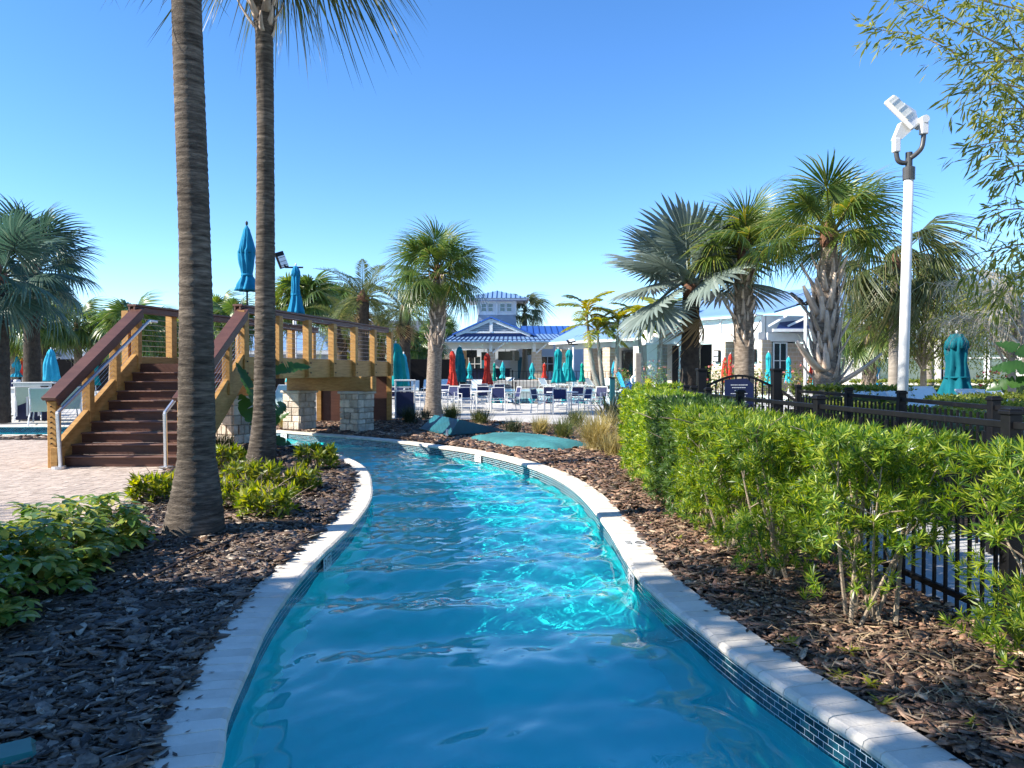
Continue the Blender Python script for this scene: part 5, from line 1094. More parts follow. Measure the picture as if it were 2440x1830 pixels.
def big_leaf(Ln, Wd, seed, split=.0):
    g = np.random.default_rng(seed); n = 22; V, T = [], []
    for i in range(n+1):
        s = i/n; hw = Wd*math.sin(math.pi*min(1,.06+.94*s))**.7*.5*(1 if g.uniform() > split else .8); x = Ln*s; z = -.35*Ln*s*s; rp = .035*Wd*(1 if i % 2 else -1)
        V += [(x+.12*hw,-hw*g.uniform(.8,1.1),z+.25*hw+rp),(x,0,z),(x+.12*hw,hw*g.uniform(.8,1.1),z+.25*hw+rp)]
    for i in range(n):
        a = 3*i; T += ([(a,a+1,a+4),(a,a+4,a+3)] if g.uniform() > split*.4 else [(a,a+1,a+4)])+([(a+1,a+2,a+5),(a+1,a+5,a+4)] if g.uniform() > split*.4 else [(a+1,a+2,a+4)])
    return np_mesh('leaf', V, T)
def banana(label, loc, leaves, seed):
    t = thing('broad_leaf_plant', label, 'plant', loc)
    for k, (yaw, el, z, ln, wd) in enumerate(leaves):
        d = Vector((math.cos(yaw)*.12, math.sin(yaw)*.12, z)); MB().tube([(0,0,0), (d.x*.4,d.y*.4,z*.6), tuple(d)], [.025,.018,.012], 6).build('stalk', M['banana'], t)
        link('leaf', big_leaf(ln, wd, seed+k, .2), M['banana'], t, tuple(d), (R(-55 if math.cos(yaw) < 0 else 55),-el,yaw))
    return t
q = W(575,1100); banana('broad leaved plant growing behind the slender palm trunk', (q.x-.05,q.y+1.1,0), [(R(160),R(60),.5,.75,.28),(R(20),R(20),1.45,.78,.26),(R(-20),R(60),.3,.6,.25),(R(200),R(80),.9,.8,.22),(R(60),R(35),.6,.7,.3),(R(330),R(5),.25,.5,.22)], 3)
q = A(2455,884,6.4); banana('broad green leaves reaching in from the right picture edge', (q.x+.16,6.4,0), [(R(172),R(14),1.5,.3,.15),(R(165),R(-4),1.42,.34,.13),(R(150),R(40),1.6,.3,.14),(R(20),R(40),1.4,.6,.3),(R(260),R(50),1.3,.5,.25)], 9)
# clipped low hedges and loose foliage behind the far fence
def leaf_box(label, pts, wd, h, n, mat, seed, name='box_hedge', leaf=.035, zlo=.05):
    g = np.random.default_rng(seed+2000); Q = catmull(pts, .2); t = thing(name, label, 'hedge', (Q[0][0],Q[0][1],0)); o = Q[0]
    ix = g.integers(0, len(Q), n); N = normals2d(Q); f = g.integers(0, 3, n); u = np.where(f == 0, g.choice([-.5,.5], n), g.uniform(-.5,.5,n)); z = np.where(f > 0, h, g.uniform(zlo, h, n))+g.normal(0,.025,n)
    P = Q[ix]-o+N[ix]*(u*wd)[:,None]+g.normal(0,.03,(n,3)); P[:,2] = z; D = rdir(n, -.2, 1.)+N[ix]*(u*1.2)[:,None]; V, T = blades(P, D, rdir(n), g.uniform(.7,1.4,n)*leaf*1.4, leaf, .1)
    tag(link('foliage', np_mesh('foliage', V, T), M[mat], t), kind='stuff')
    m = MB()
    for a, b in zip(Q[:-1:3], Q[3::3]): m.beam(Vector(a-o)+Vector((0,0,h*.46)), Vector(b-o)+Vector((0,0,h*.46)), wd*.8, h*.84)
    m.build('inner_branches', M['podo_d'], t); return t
leaf_box('low clipped yellow green hedge just behind the far fence', [(4.75,12.6),(5.2,10.4),(5.2,8.2),(5.5,6.6)], .7, .98, 5200, 'box', 1)
leaf_box('low clipped hedge round the stout palm foot', [(4.9,13.0),(5.8,12.9),(6.6,13.3)], .8, 1.2, 2600, 'box', 2)
leaf_box('low hedge in front of the far right loungers', [(6.2,9.6),(7.0,12.2),(9.0,13.6)], .6, 1.05, 4200, 'box', 3)
leaf_box('flowering hedge along the glass wall', [(13,29),(17,28),(22,27.5)], 1.0, 1.1, 4200, 'box', 4, leaf=.07)
def rose(label, loc, h, n, seed, fl='pink'):
    g = np.random.default_rng(seed); t = thing('flowering_shrub', label, 'shrub', loc, 0, 'flowering shrubs by the clubhouse'); P = rdir(n)*np.array([.5,.5,.5])*h*g.uniform(.3,1,(n,1))+np.array([0,0,h*.62])
    V, T = blades(P, rdir(n), rdir(n), .11, .06, .1); tag(link('foliage', np_mesh('foliage', V, T), M['tree'], t), kind='stuff')
    P = rdir(14, -.2, 1)*h*.42+np.array([0,0,h*.65]); C = np.repeat(P, 6, 0); V, T = blades(C, rdir(len(C)), rdir(len(C)), .07, .06, .1); tag(link('blossom', np_mesh('blossom', V, T), M[fl], t), kind='stuff')
    for k in range(4): MB().tube([(0,0,0),(g.normal(0,.15),g.normal(0,.15),h*.7)], [.03,.012], 5).build('stem', M['wood_stem'], t)
for k, (x, Y, h, lb, fl) in enumerate(((1560,46,2.0,'pink flowering shrub behind the leaning golden palms','pink'),(1720,26,1.7,'flowering shrub behind the gate left of its notice','pink'),(1795,24,1.6,'flowering shrub behind the right half of the gate','pink'),(1905,28,1.6,'leafy flowering shrub right of the gate wing','pink'),(2370,26,1.5,'red flowered shrub under the right hand windows','redleaf'),(1480,56,1.6,'green shrub behind the blue chair','pink'))): rose(lb, gpos(x, Y), h, 420, 70+k, fl)
# ================================================================ TREES
def leafy_tree(label, loc, h, crown, n, mat, seed, leaf=.12, lw=.05, trunk=.12, group=None, clumps=34, name='leafy_tree', droop=0., lean=(0,0)):
    g = np.random.default_rng(seed+3000); t = thing(name, label, 'tree', loc, 0, group); cx, cy, cz = crown; c0 = Vector((lean[0], lean[1], h-cz*.9))
    tr = MB().tube([(0,0,0),(lean[0]*.2,lean[1]*.2,h*.3),(lean[0]*.7,lean[1]*.7,h*.6),(c0.x,c0.y,h*.82)], [trunk,trunk*.8,trunk*.6,trunk*.25], 9).build('trunk', M['bark_t'], t, True)
    K = rdir(clumps)*g.uniform(.45,1.,(clumps,1))*np.array([cx,cy,cz])+np.array(c0)
    m = MB()
    for k in K:
        s = Vector((lean[0]*.4,lean[1]*.4,h*g.uniform(.3,.6))); m.tube([tuple(s), tuple(s.lerp(Vector(k),.55)+Vector((0,0,.15))), tuple(k)], [trunk*.35,trunk*.2,.01], 5)
    m.build('limb', M['bark_t'], t)
    ix = g.integers(0, clumps, n); P = K[ix]+g.normal(0,1,(n,3))*np.array([cx,cy,cz])*.2; D = rdir(n)+np.array([0,0,-droop]); V, T = blades(P, D, rdir(n)+np.array([0,0,.8]), leaf*g.uniform(.6,1.3,n), lw*g.uniform(.7,1.2,n), .15)
    tag(link('crown', np_mesh('crown', V, T), M[mat], t), kind='stuff'); return t
leafy_tree('fine leaved weeping tree in front of the right glass wall', gpos(2200,25), 4.6, (1.35,1.2,1.75), 5200, 'bamboo', 1, .14, .032, .12, droop=.8)
leafy_tree('loose yellow green tree right of the lamp pole', gpos(2290,24), 4.4, (1.3,1.2,1.5), 3600, 'tree', 2, .15, .035, .11, droop=.9)
leafy_tree('grey green tree at the right edge behind the pale twigs', gpos(2410,22), 4.4, (1.5,1.3,1.5), 3800, 'tree', 3, .15, .035, .14, droop=.6)
for k, (x, y, Y, lb) in enumerate(((2215,690,30,'tree top far behind the lamp pole'),(600,860,75,'dark tree in the distance left of the bridge umbrella'),(870,850,58,'dark leafy tree behind the bridge posts'),(450,860,80,'distant green tree behind the thick trunk'),(30,850,85,'distant dark tree at the left edge'),(330,862,90,'distant tree line behind the left houses'))):
    c = A(x, y, Y); leafy_tree(lb, (c.x, Y, 0), max(c.z+1.2, 3), (Y*.035,Y*.03,Y*.025), 2600, 'tree', 20+k, Y*.004, Y*.0022, .2, 'distant trees')
def twig_tree():
    q = gpos(2450,13.5)+Vector((0,0,.0)); t = thing('weeping_tree', 'bare pale weeping tree with fine hanging twigs on the right', 'tree', q); g = np.random.default_rng(77)
    MB().tube([(0,0,0),(.05,0,1.2),(-.1,.05,2.3),(-.15,0,2.75)], [.09,.075,.05,.03], 8).build('trunk', M['bark_t'], t, True); tips = []
    for k in range(11):
        th = g.uniform(2.2,4.4); r = g.uniform(.6,1.5); m = MB(); s = Vector((-.1,.05,g.uniform(1.9,2.7))); e = s+Vector((math.cos(th)*r, math.sin(th)*r*.6, g.uniform(.15,.75)))
        pts = [tuple(p) for p in catmull([tuple(s), tuple(s.lerp(e,.5)+Vector((0,0,.22))), tuple(e)], .12)]; m.tube(pts, list(np.linspace(.022,.006,len(pts))), 5); m.build('limb', M['twig'], t); tips += pts[2:]
    m = MB()
    for k in range(420):
        s = Vector(tips[g.integers(len(tips))]); dx = g.normal(-.22,.22); dy = g.normal(0,.15); L = g.uniform(.1,.38)
        m.tube([tuple(s), (s.x+dx*.6,s.y+dy*.6,s.z+.08), (s.x+dx,s.y+dy,s.z-L*.35), (s.x+dx*1.15,s.y+dy,s.z-L)], [.004,.0032,.0025,.0012], 3, False)
    tag(m.build('twigs', M['twig'], t), kind='stuff')
    n = 700; P = np.array(tips)[g.integers(0,len(tips),n)]+g.normal(0,.22,(n,3)); V, T = blades(P, rdir(n)+np.array([0,0,-.4]), rdir(n), .07, .014, .1); tag(link('crown', np_mesh('crown', V, T), M['tree'], t), kind='stuff')
twig_tree()
def bamboo():
    t = thing('bamboo_clump', 'leafy bamboo branches hanging in from the upper right corner', 'bamboo', (7.6,8.6,0)); o = Vector((7.6,8.6,0)); g = np.random.default_rng(31)
    BR = [[(2520,260),(2399,132),(2330,91),(2242,47),(2110,-10)],[(2520,330),(2424,251),(2368,194),(2273,135),(2179,91),(2063,75)],[(2500,250),(2430,215),(2350,205),(2280,228)],[(2540,400),(2440,345),(2380,340),(2300,355)],[(2500,180),(2420,120),(2380,60),(2300,10)],
          [(2520,80),(2440,40),(2380,20),(2200,-20)],[(2530,420),(2460,400),(2400,400),(2370,430)],[(2540,300),(2470,270),(2400,262),(2330,270)],[(2550,560),(2480,510),(2400,500),(2330,530)],[(2550,640),(2470,590),(2390,590),(2310,650)],[(2560,720),(2470,640),(2420,660),(2350,740)],[(2530,380),(2450,320),(2410,300),(2340,310)],[(2520,140),(2450,150),(2380,150),(2290,160)]]
    P, D = [], []
    for k, br in enumerate(BR):
        Y = 8.4+.5*math.sin(k*1.9); pts = catmull([tuple(A(x, y, Y+.1*math.sin(i*1.7))-o) for i, (x, y) in enumerate(br)], .06); MB().tube([tuple(p) for p in pts[::3]]+[tuple(pts[-1])], list(np.linspace(.014,.003,len(pts[::3])+1)), 5).build('branch', M['culm'], t)
        tan = np.gradient(pts, axis=0); tan /= np.linalg.norm(tan, axis=1)[:,None]
        for i in range(4, len(pts)):
            for r in range(3):
                q = pts[i]+g.normal(0,.04,3); side = g.normal(0,1,3); side -= tan[i]*side.dot(tan[i]); side[2] -= .35; tw = q+side*g.uniform(.03,.14)+tan[i]*.06
                for j in range(g.integers(2,6)): P.append(tw+g.normal(0,.025,3)); D.append(tan[i]*.8+side*.5+g.normal(0,.45,3)+np.array([0,0,-.35]))
    n = len(P); V, T = blades(P, D, rdir(n)+np.array([0,0,1.]), g.uniform(.1,.18,n), g.uniform(.019,.03,n), g.uniform(0,.25,n)); tag(link('leaves', np_mesh('leaves', V, T), M['bamboo'], t), kind='stuff')
    for k in range(9):
        b = Vector((g.normal(0,.35), g.normal(0,.3), 0)); h = g.uniform(4.4,6.6); pts = catmull([tuple(b), tuple(b+Vector((.02,0,h*.5))), tuple(b+Vector((-.25,0,h*.85))), tuple(b+Vector((-.9,0,h)))], .3)
        MB().tube([tuple(p) for p in pts], list(np.linspace(.028,.008,len(pts))), 7).build('culm', M['culm'], t, True)
bamboo()
# shade trees and palms left of the picture, whose shadows fall across the near bed and water
SH = [((-8.2,-1.5),7.0,'broad shade tree outside the picture behind the photographer'),((-8.4,.6),6.9,'broad shade tree outside the left picture edge, middle one'),((-8.6,2.6),6.8,'broad shade tree outside the left picture edge, farthest one')]
for k, ((x, y), h, lb) in enumerate(SH): leafy_tree(lb, (x, y, 0), h, (1.9,1.35,3.0), 13000, 'tree', 60+k, .2, .13, .16, 'shade trees', 60)
for k, (x, y, lb) in enumerate(((-13.5,2.4,'palm outside the left picture edge beside the shade trees'),(-16,5.2,'palm outside the left picture edge by the patio'))):
    palm(lb, [(x,y,0),(x,y,2.5),(x+.1,y,5)], [.25,.18,.15], (x+.1,y,5.2), group='palms outside the left picture edge', n=22, fr=('wash',), sc=1.1, e0=70, e1=-50, seed=130+k, nside=10, step=.2)
# ================================================================ LAMPS
def head(parent, c, u, wv, L, Wd, th, lens, body, name='lamp_head'):
    u = Vector(u).normalized(); wv = Vector(wv); wv = (wv-u*wv.dot(u)).normalized(); n = u.cross(wv); Mx = Matrix((u, wv, n)).transposed(); c = Vector(c)
    h = MB().box(c, (L,Wd,th), M=Mx, ch=.02).build(name, body, parent)
    MB().box(c+n*(th/2+.004)+u*L*.1, (L*.68,Wd*.84,.012), M=Mx).build('lens_panel', lens, h)
    for k in range(3): MB().box(c+n*(th/2+.013)+u*(L*(-.14+.24*k)), (.012,Wd*.86,.012), M=Mx).build('lens_rib', body, h)
    MB().box(c-n*(th/2+.012)-u*L*.18, (L*.3,Wd*.5,.03), M=Mx, ch=.008).build('driver_box', body, h)
    return h
def big_lamp():
    x, y = 5.62, 11.0; t = thing('lamp_pole', 'tall white lamp pole with two white floodlight heads on a dark yoke', 'lamp', (x,y,0)); Wh = M['white']; Dk = pmat('dark_grey_metal', [(.05,.05,.05),(.07,.07,.07)], .4, 8)
    MB().tube([(0,0,0),(.045,0,2.2),(.085,0,4.28)], [.075,.07,.064], 18).build('shaft', Wh, t, True); MB().lathe([(.16,0),(.16,.03),(.1,.06)], 18).build('foot', Wh, t)
    cx = .085; MB().lathe([(.082,4.25),(.084,4.42),(.08,4.425)], 18, (cx,0,0)).build('collar', Dk, t); MB().tube([(cx,0,4.42),(cx,0,4.64)], .048, 14).build('stub', Dk, t)
    pl = [(cx-.005,0,4.5),(cx-.09,.0,4.49),(cx-.16,0,4.53),(cx-.185,0,4.66),(cx-.185,0,4.72)]; pr_ = [(cx+.005,-.03,4.55),(cx+.07,-.06,4.6),(cx+.135,-.08,4.68),(cx+.16,-.08,4.8),(cx+.165,-.08,4.92)]
    for p in (pl, pr_): MB().tube([tuple(q) for q in catmull(p, .02)], .034, 10).build('yoke_arm', Dk, t, True)
    MB().box((cx-.185,0,4.74), (.09,.1,.2), ch=.012).build('knuckle', Wh, t); MB().box((cx+.165,-.08,4.97), (.1,.1,.2), ch=.012).build('knuckle', Wh, t)
    MB().tube([(cx+.165,-.14,5.08),(cx+.165,-.02,5.08)], .055, 12).build('hinge', Wh, t)
    m = MB(); m.add([(cx-.235,-.04,4.82),(cx-.12,-.04,4.82),(cx-.0,-.05,4.93),(cx+.02,-.06,5.06),(cx-.14,-.06,5.06)]+[(cx-.235,.06,4.82),(cx-.12,.06,4.82),(cx-.0,.06,4.93),(cx+.02,.06,5.06),(cx-.14,.06,5.06)], [(0,1,2,3,4),(9,8,7,6,5)]+[(i,5+i,5+(i+1)%5,(i+1)%5) for i in range(5)]); m.build('neck', Wh, t)
    head(t, (cx-.115,-.03,5.2), (-.66,.12,.74), (-.62,-.5,-.6), .56, .27, .07, M['lamp_lens'], Wh)
    head(t, (cx+.09,.14,5.2), (.2,.62,.7), (.75,.1,-.5), .5, .26, .06, M['lamp_lens'], Wh)
big_lamp()
def mast(label, x, y, Y, heads, r=.05):
    b = gpos(x, Y); top = A(x, y, Y).z; t = thing('floodlight_mast', label, 'lamp', b, 0, 'floodlight masts'); MB().tube([(0,0,0),(0,0,top)], r, 10).build('shaft', M['white'], t, True); MB().beam((-.3,0,top+.03),(.3,0,top+.03), .05,.05).build('crossbar', M['black'], t)
    for hx, hz, u, wv in heads: head(t, (hx,0,top+hz), u, wv, .55, .36, .1, M['panel_white'], M['black']); MB().tube([(hx*.6,0,top+.03),(hx,0,top+hz*.7)], .03, 8).build('bracket', M['black'], t)
mast('floodlight mast with one tilted white panel lamp behind the bridge', 702,640,25.5, [(-.42,.28,(.3,.2,-.9),(.5,.8,.2))])
mast('twin floodlight mast left of the stout palm', 1919,728,25, [(-.28,.22,(-.55,.3,.6),(.5,.8,0)),(.28,.24,(.6,.3,.5),(-.3,.8,.1))], .055)
mast('far floodlight mast above the teal umbrella pair', 1366,822,50, [(-.15,.25,(.9,.2,.2),(0,.8,.5))], .06)
for k, (x, y, Y, lb) in enumerate(((22,790,60,'thin white pole far left beside the palm trunk'),(100,830,52,'white pole beside the left blue umbrella'))): q = gpos(x, Y); t = thing('white_pole', lb, 'pole', q); MB().tube([(0,0,0),(0,0,A(x,y,Y).z)], .12, 10).build('shaft', M['white'], t); MB().lathe([(.2,0),(.2,.06),(.13,.1)], 12).build('foot', M['white'], t)
# ================================================================ BUILDINGS
def seams(parent, a, b, c, d, pitch, mat, sz=(.05,.06)):            # standing seams from edge a-b up to edge d-c
    n = max(2, int((Vector(b)-Vector(a)).length/pitch)); me = None
    for k in range(n+1):
        p = Vector(a).lerp(Vector(b), k/n); q = Vector(d).lerp(Vector(c), k/n); MB().beam(p+Vector((0,0,.03)), q+Vector((0,0,.03)), *sz).build('seam', mat, parent)
def plane(m, *p): n = len(m.v); m.v += [tuple(q) for q in p]; m.f.append(tuple(range(n, n+len(p)))); return m
def slab(name, mat, parent, pts, th=.12):
    m = MB(); nn = (Vector(pts[1])-Vector(pts[0])).cross(Vector(pts[2])-Vector(pts[0])).normalized(); n = len(pts)
    m.add([tuple(Vector(p)) for p in pts]+[tuple(Vector(p)-nn*th) for p in pts], [tuple(range(n)), tuple(range(n,2*n))[::-1]]+[(i,n+i,n+(i+1)%n,(i+1)%n) for i in range(n)]); return m.build(name, mat, parent)
def window(parent, c, wd, ht, rz=0., glass='glass', bars=(1,1), fr=.07, shutters=False):
    Mz = Matrix.Rotation(rz, 3, 'Z'); c = Vector(c); f = MB()
    for s in (-1,1): f.box(c+Mz@Vector((s*wd/2,0,0)), (fr,.1,ht+fr), M=Mz); f.box(c+Mz@Vector((0,0,s*ht/2)), (wd-fr,.1,fr), M=Mz)
    for k in range(1, bars[0]+1): f.box(c+Mz@Vector((-wd/2+wd*k/(bars[0]+1),.0,0)), (fr*.7,.08,ht-fr), M=Mz)
    for k in range(1, bars[1]+1): f.box(c+Mz@Vector((0,.005,-ht/2+ht*k/(bars[1]+1))), (wd-fr,.07,fr*.7), M=Mz)
    w_ = f.build('window', M['white'], parent); MB().box(c+Mz@Vector((0,.03,0)), (wd-.02,.02,ht-.02), M=Mz).build('pane', M[glass], w_)
    if shutters:
        for s in (-1,1): MB().box(c+Mz@Vector((s*(wd/2+.28),-.02,0)), (.42,.06,ht+.1), M=Mz).build('shutter', M['shutter'], w_)
    return w_
tr_ = MB().box((-3,84,.3), (36,37,.66)).build('raised_terrace', M['concrete']); tr_['kind'] = 'structure'
def lantern(parent, c, rz):
    Mz = Matrix.Rotation(rz,3,'Z'); c = Vector(c); l = MB().box(c, (.5,.2,.85), M=Mz).build('wall_lantern', M['black'], parent)
    for s in (-.2,.2): MB().box(c+Mz@Vector((0,-.11,s)), (.38,.03,.3), M=Mz).build('lantern_pane', M['panel_white'], l)
def clubhouse():
    t = thing('clubhouse', 'white clubhouse pavilion with blue metal roofs, gable and square tower', 'building'); z0 = .6; Wd = M['white_wall']
    for x0, x1 in ((-6.85,-5.75),(-2.35,-1.6),(1.85,2.8)): MB().box(((x0+x1)/2,72.4,z0+1.5), (x1-x0,.9,3.0)).build('stone_column', M['farstone'], t)
    MB().box((-1.8,72.3,3.9), (11.4,.7,.6)).build('beam', M['cream'], t); MB().box((-1.6,71.2,4.22), (11.8,.25,.16)).build('gutter', M['white'], t)
    for x in (-2.0, 2.1): MB().box((x,71.95,3.75), (.3,.3,.9)).build('bracket', M['white'], t); MB().beam((x+.2,71.9,3.2),(x+1.3,71.5,4.15), .12,.14).build('brace', M['white'], t)
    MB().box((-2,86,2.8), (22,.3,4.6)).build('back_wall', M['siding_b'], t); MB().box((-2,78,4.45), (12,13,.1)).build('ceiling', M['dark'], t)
    for x, w_, sh in ((-7.5,1.5,True),(-4.2,1.4,True),(4,1.4,True)): window(t, (x,85.8,2.3), w_, 1.7, 0, 'glass', (1,1), .12, sh)
    MB().box((.6,85.75,1.85), (1.3,.1,2.4)).build('door', M['shutter'], t)
    for x in (-5.0,.2): MB().box((x,80,2.1), (.8,.8,3.1)).build('inner_column', pmat('tan_column', [(.4,.26,.14),(.46,.3,.17)], .8, 2) if x < -1 else M['cream'], t)
    for x0, x1, z, hh, yy in ((-4.35,-3.35,3.15,.72,73),(-3.0,-2.45,2.95,.8,74.5),(-1.35,.05,2.98,.85,74),(.25,.7,2.95,.9,73.5),(1.45,1.95,3.35,.6,74)):
        tv = MB().box(((x0+x1)/2,yy,z), (x1-x0,.12,hh), ch=.02).build('television', M['screen'], t); MB().box(((x0+x1)/2,yy+.02,z+hh/2+.3), (.05,.05,.62)).build('hanger', M['black'], tv)
    MB().box((-3.2,76,1.15), (6,.9,1.1)).build('bar_front', M['navy_panel'], t); MB().box((-3.2,75.9,1.73), (6.3,1.3,.08)).build('bar_top', M['dark'], t)
    # skirt roof with seams
    r = slab('roof', M['roof'], t, [(-6.6,70.9,4.3),(5.2,70.9,4.3),(4.4,74.2,5.1),(-5.6,74.2,5.1)]); seams(r, (-6.5,70.9,4.3), (5.2,70.9,4.3), (4.4,74.2,5.1), (-5.6,74.2,5.1), .42, M['seam'], (.06,.07))
    slab('roof', M['roof'], t, [(-6.6,70.9,4.3),(-5.6,74.2,5.1),(-5.6,84,5.1),(-7.5,84,4.3)])
    # gable
    ap, gl, gr = Vector((-2.0,73.0,6.5)), Vector((-5.35,73,5.02)), Vector((1.75,73,5.02)); bk = Vector((0,12,0))
    slab('gable_roof', M['roof_d'], t, [gl+Vector((-.3,-.35,-.1)), ap+Vector((0,-.35,.06)), ap+bk+Vector((0,0,.06)), gl+bk+Vector((-.3,0,-.1))][::-1], .14); slab('gable_roof', M['roof_d'], t, [gr+Vector((.5,-.35,-.2)), ap+Vector((0,-.35,.06)), ap+bk+Vector((0,0,.06)), gr+bk+Vector((.5,0,-.2))], .14)
    m = MB(); m.add([tuple(gl), tuple(gr), tuple(ap), tuple(gl+Vector((0,.2,0))), tuple(gr+Vector((0,.2,0))), tuple(ap+Vector((0,.2,0)))], [(0,1,2),(5,4,3),(0,3,4,1),(1,4,5,2),(2,5,3,0)]); m.build('gable_wall', M['siding'], t)
    for p, q in ((gl,ap),(gr,ap)): MB().beam(p+Vector((0,-.12,-.12)), q+Vector((0,-.12,-.12)), .16,.28, up=(0,0,1)).build('bargeboard', M['white'], t)
    MB().box((-1.85,72.9,5.2), (6.4,.16,.16)).build('gable_trim', M['white'], t); MB().box((-2.0,72.88,5.75), (.3,.18,1.1)).build('gable_post', M['white'], t); MB().box((-1.8,73.1,4.95), (7.2,.3,.3)).build('gable_flashing', M['seam'], t)
    for k in range(5): MB().box((-1.9,72.985,5.35+k*.2), (max(.2,4.6-k*1.05),.03,.02)).build('siding_line', M['shingle'], t)
    # tower
    tw = MB().add([(-3.95,80,5.2),(.65,80,5.2),(.35,80.2,7.45),(-3.55,80.2,7.45),(-3.95,84.5,5.2),(.65,84.5,5.2),(.35,84.3,7.45),(-3.55,84.3,7.45)], [(0,1,2,3),(1,5,6,2),(5,4,7,6),(4,0,3,7),(3,2,6,7)]).build('tower_base', M['siding'], t)
    for k in range(11): z = 5.3+k*.19; s = (z-5.2)/2.25; MB().beam((-3.95+.4*s,79.97+.2*s,z), (.65-.3*s,79.97+.2*s,z), .03,.03).build('clapboard', M['siding'], tw)
    MB().box((-1.6,82.2,8.15), (4.0,4.2,1.5)).build('tower_body', Wd, t)
    for x in (-2.95,-2.25,-1.0,-.3): window(t, (x,80.05,8.15), .55, .85, 0, 'glass_g', (0,1), .08)
    for x in (-3.55,-1.62,.35): MB().box((x,80.05,8.1), (.22,.24,1.5)).build('tower_pilaster', M['white'], t)
    MB().box((-1.6,82.2,8.95), (6.3,6.2,.16)).build('tower_soffit', M['white'], t)
    e = [(-5.0,78.9,9.05),(1.8,78.9,9.05),(1.8,85.5,9.05),(-5.0,85.5,9.05)]; a = (-1.6,82.2,10.15)
    tr = MB().add(e+[a], [(0,1,4),(1,2,4),(2,3,4),(3,0,4),(3,2,1,0)]).build('tower_roof', M['roof'], t)
    for k in range(1, 14):
        p = Vector(e[0]).lerp(Vector(e[1]), k/14); s = 1-abs(k/7-1); q = p+Vector((0,3.3*s,1.1*s)); MB().beam(p+Vector((0,0,.03)), q+Vector((0,0,.03)), .06,.06).build('seam', M['seam'], tr)
    # big royal blue roof behind and the link roof with its eave
    r = slab('main_roof', M['roof_d'], t, [(.9,75.4,4.9),(9.5,74.5,4.9),(9.5,79.5,6.2),(.9,79.5,6.2)], .15); seams(r, (.9,75.4,4.9), (9.5,74.5,4.9), (9.5,79.5,6.2), (.9,79.5,6.2), .6, M['seam'], (.03,.04))
    # link wing turning towards the viewer
    P, Q = Vector((4.3,71.5,0)), Vector((10.7,61.6,0)); d = (Q-P).normalized(); nrm = Vector((-d.y, d.x, 0)); nrm = nrm if nrm.x < 0 else -nrm; rz = math.atan2(d.y, d.x); up = lambda z: Vector((0,0,z))
    r = slab('link_roof', M['roof'], t, [P+nrm*.9+up(4.15), Q+nrm*.9+up(4.15), Q-nrm*4+up(5.9), P-nrm*3+up(5.9)][::-1]); seams(r, P+nrm*.9+up(4.15), Q+nrm*.9+up(4.15), Q-nrm*4+up(5.9), P-nrm*3+up(5.9), .5, M['seam'], (.06,.07))
    MB().beam(P+nrm*.95+up(4.05), Q+nrm*.95+up(4.05), .2,.2).build('gutter', M['white'], t); MB().beam(P+nrm*.05+up(3.75), Q+nrm*.05+up(3.75), .5,.55).build('beam', M['cream'], t); MB().beam(P-nrm*3.5+up(2.2), Q-nrm*3.5+up(2.2), .3,3.6).build('back_wall', M['cream'], t)
    for s, mt in ((.06,'farstone'),(.42,'farstone'),(.64,'farstone'),(.97,'cream')):
        c = P.lerp(Q, s); MB().box(tuple(c+up(1.9)), (.95,.9,3.3), rz=rz).build('column', M[mt], t)
    for s in (.22,.53,.8): c = P.lerp(Q, s)-nrm*3.2; MB().box(tuple(c+up(1.9)), (1.7,.1,2.9), rz=rz).build('glazed_door', M['glass'], t)
    # tall white wing
    S = Vector((17.0,51.6,0)); d = (S-Q).normalized(); nrm = Vector((-d.y, d.x, 0)); nrm = nrm if nrm.x < 0 else -nrm; rz = math.atan2(d.y, d.x)
    MB().beam(Q+nrm*.15+up(3.85), S+nrm*.15+up(3.85), .7,.55).build('beam', M['white'], t); MB().beam(Q+up(4.65), S+up(4.65), .4,1.1).build('parapet_wall', Wd, t); MB().beam(Q+nrm*.35+up(5.25), S+nrm*.35+up(5.25), .7,.12).build('eave', M['white'], t)
    for k in range(5): c = Q.lerp(S, (k+.5)/5)+nrm*.25; MB().box(tuple(c+up(4.65)), (.14,.12,1.1), rz=rz).build('panel_batten', M['white'], t)
    for s in (.12,.42,.7,.97):
        c = Q.lerp(S, s); co_ = MB().box(tuple(c+up(1.8)), (1.15,1.0,3.6), rz=rz).build('column', M['cream'], t); MB().box(tuple(c+nrm*.02+up(.9)-d*0), (1.2,1.05,1.5), rz=rz).build('column_plinth', M['farstone'] if s > .4 else M['cream'], t)
        if s > .3: lantern(t, c+nrm*.6+up(2.55), rz+math.pi if False else math.atan2(-nrm.x, nrm.y)+math.pi)
        MB().box(tuple(c-d*-.0+d*.62+up(1.8)), (.12,.98,3.58), rz=rz).build('stone_face', M['farstone'], t)
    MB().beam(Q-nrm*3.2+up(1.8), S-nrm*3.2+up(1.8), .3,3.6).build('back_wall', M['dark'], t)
    r = slab('wing_roof', M['roof'], t, [Q+nrm*.7+up(5.35), S+nrm*.7+Vector((1,-.6,5.35)), S-nrm*6+Vector((3,0,7.6)), Q-nrm*6+up(7.6)][::-1]); seams(r, Q+nrm*.7+up(5.35), S+nrm*.7+Vector((1,-.6,5.35)), S-nrm*6+Vector((3,0,7.6)), Q-nrm*6+up(7.6), .5, M['seam'], (.05,.06))
    # entrance front facing the viewer
    T = Vector((20.2,52.4,0)); d = (T-S).normalized(); rz = math.atan2(d.y, d.x)
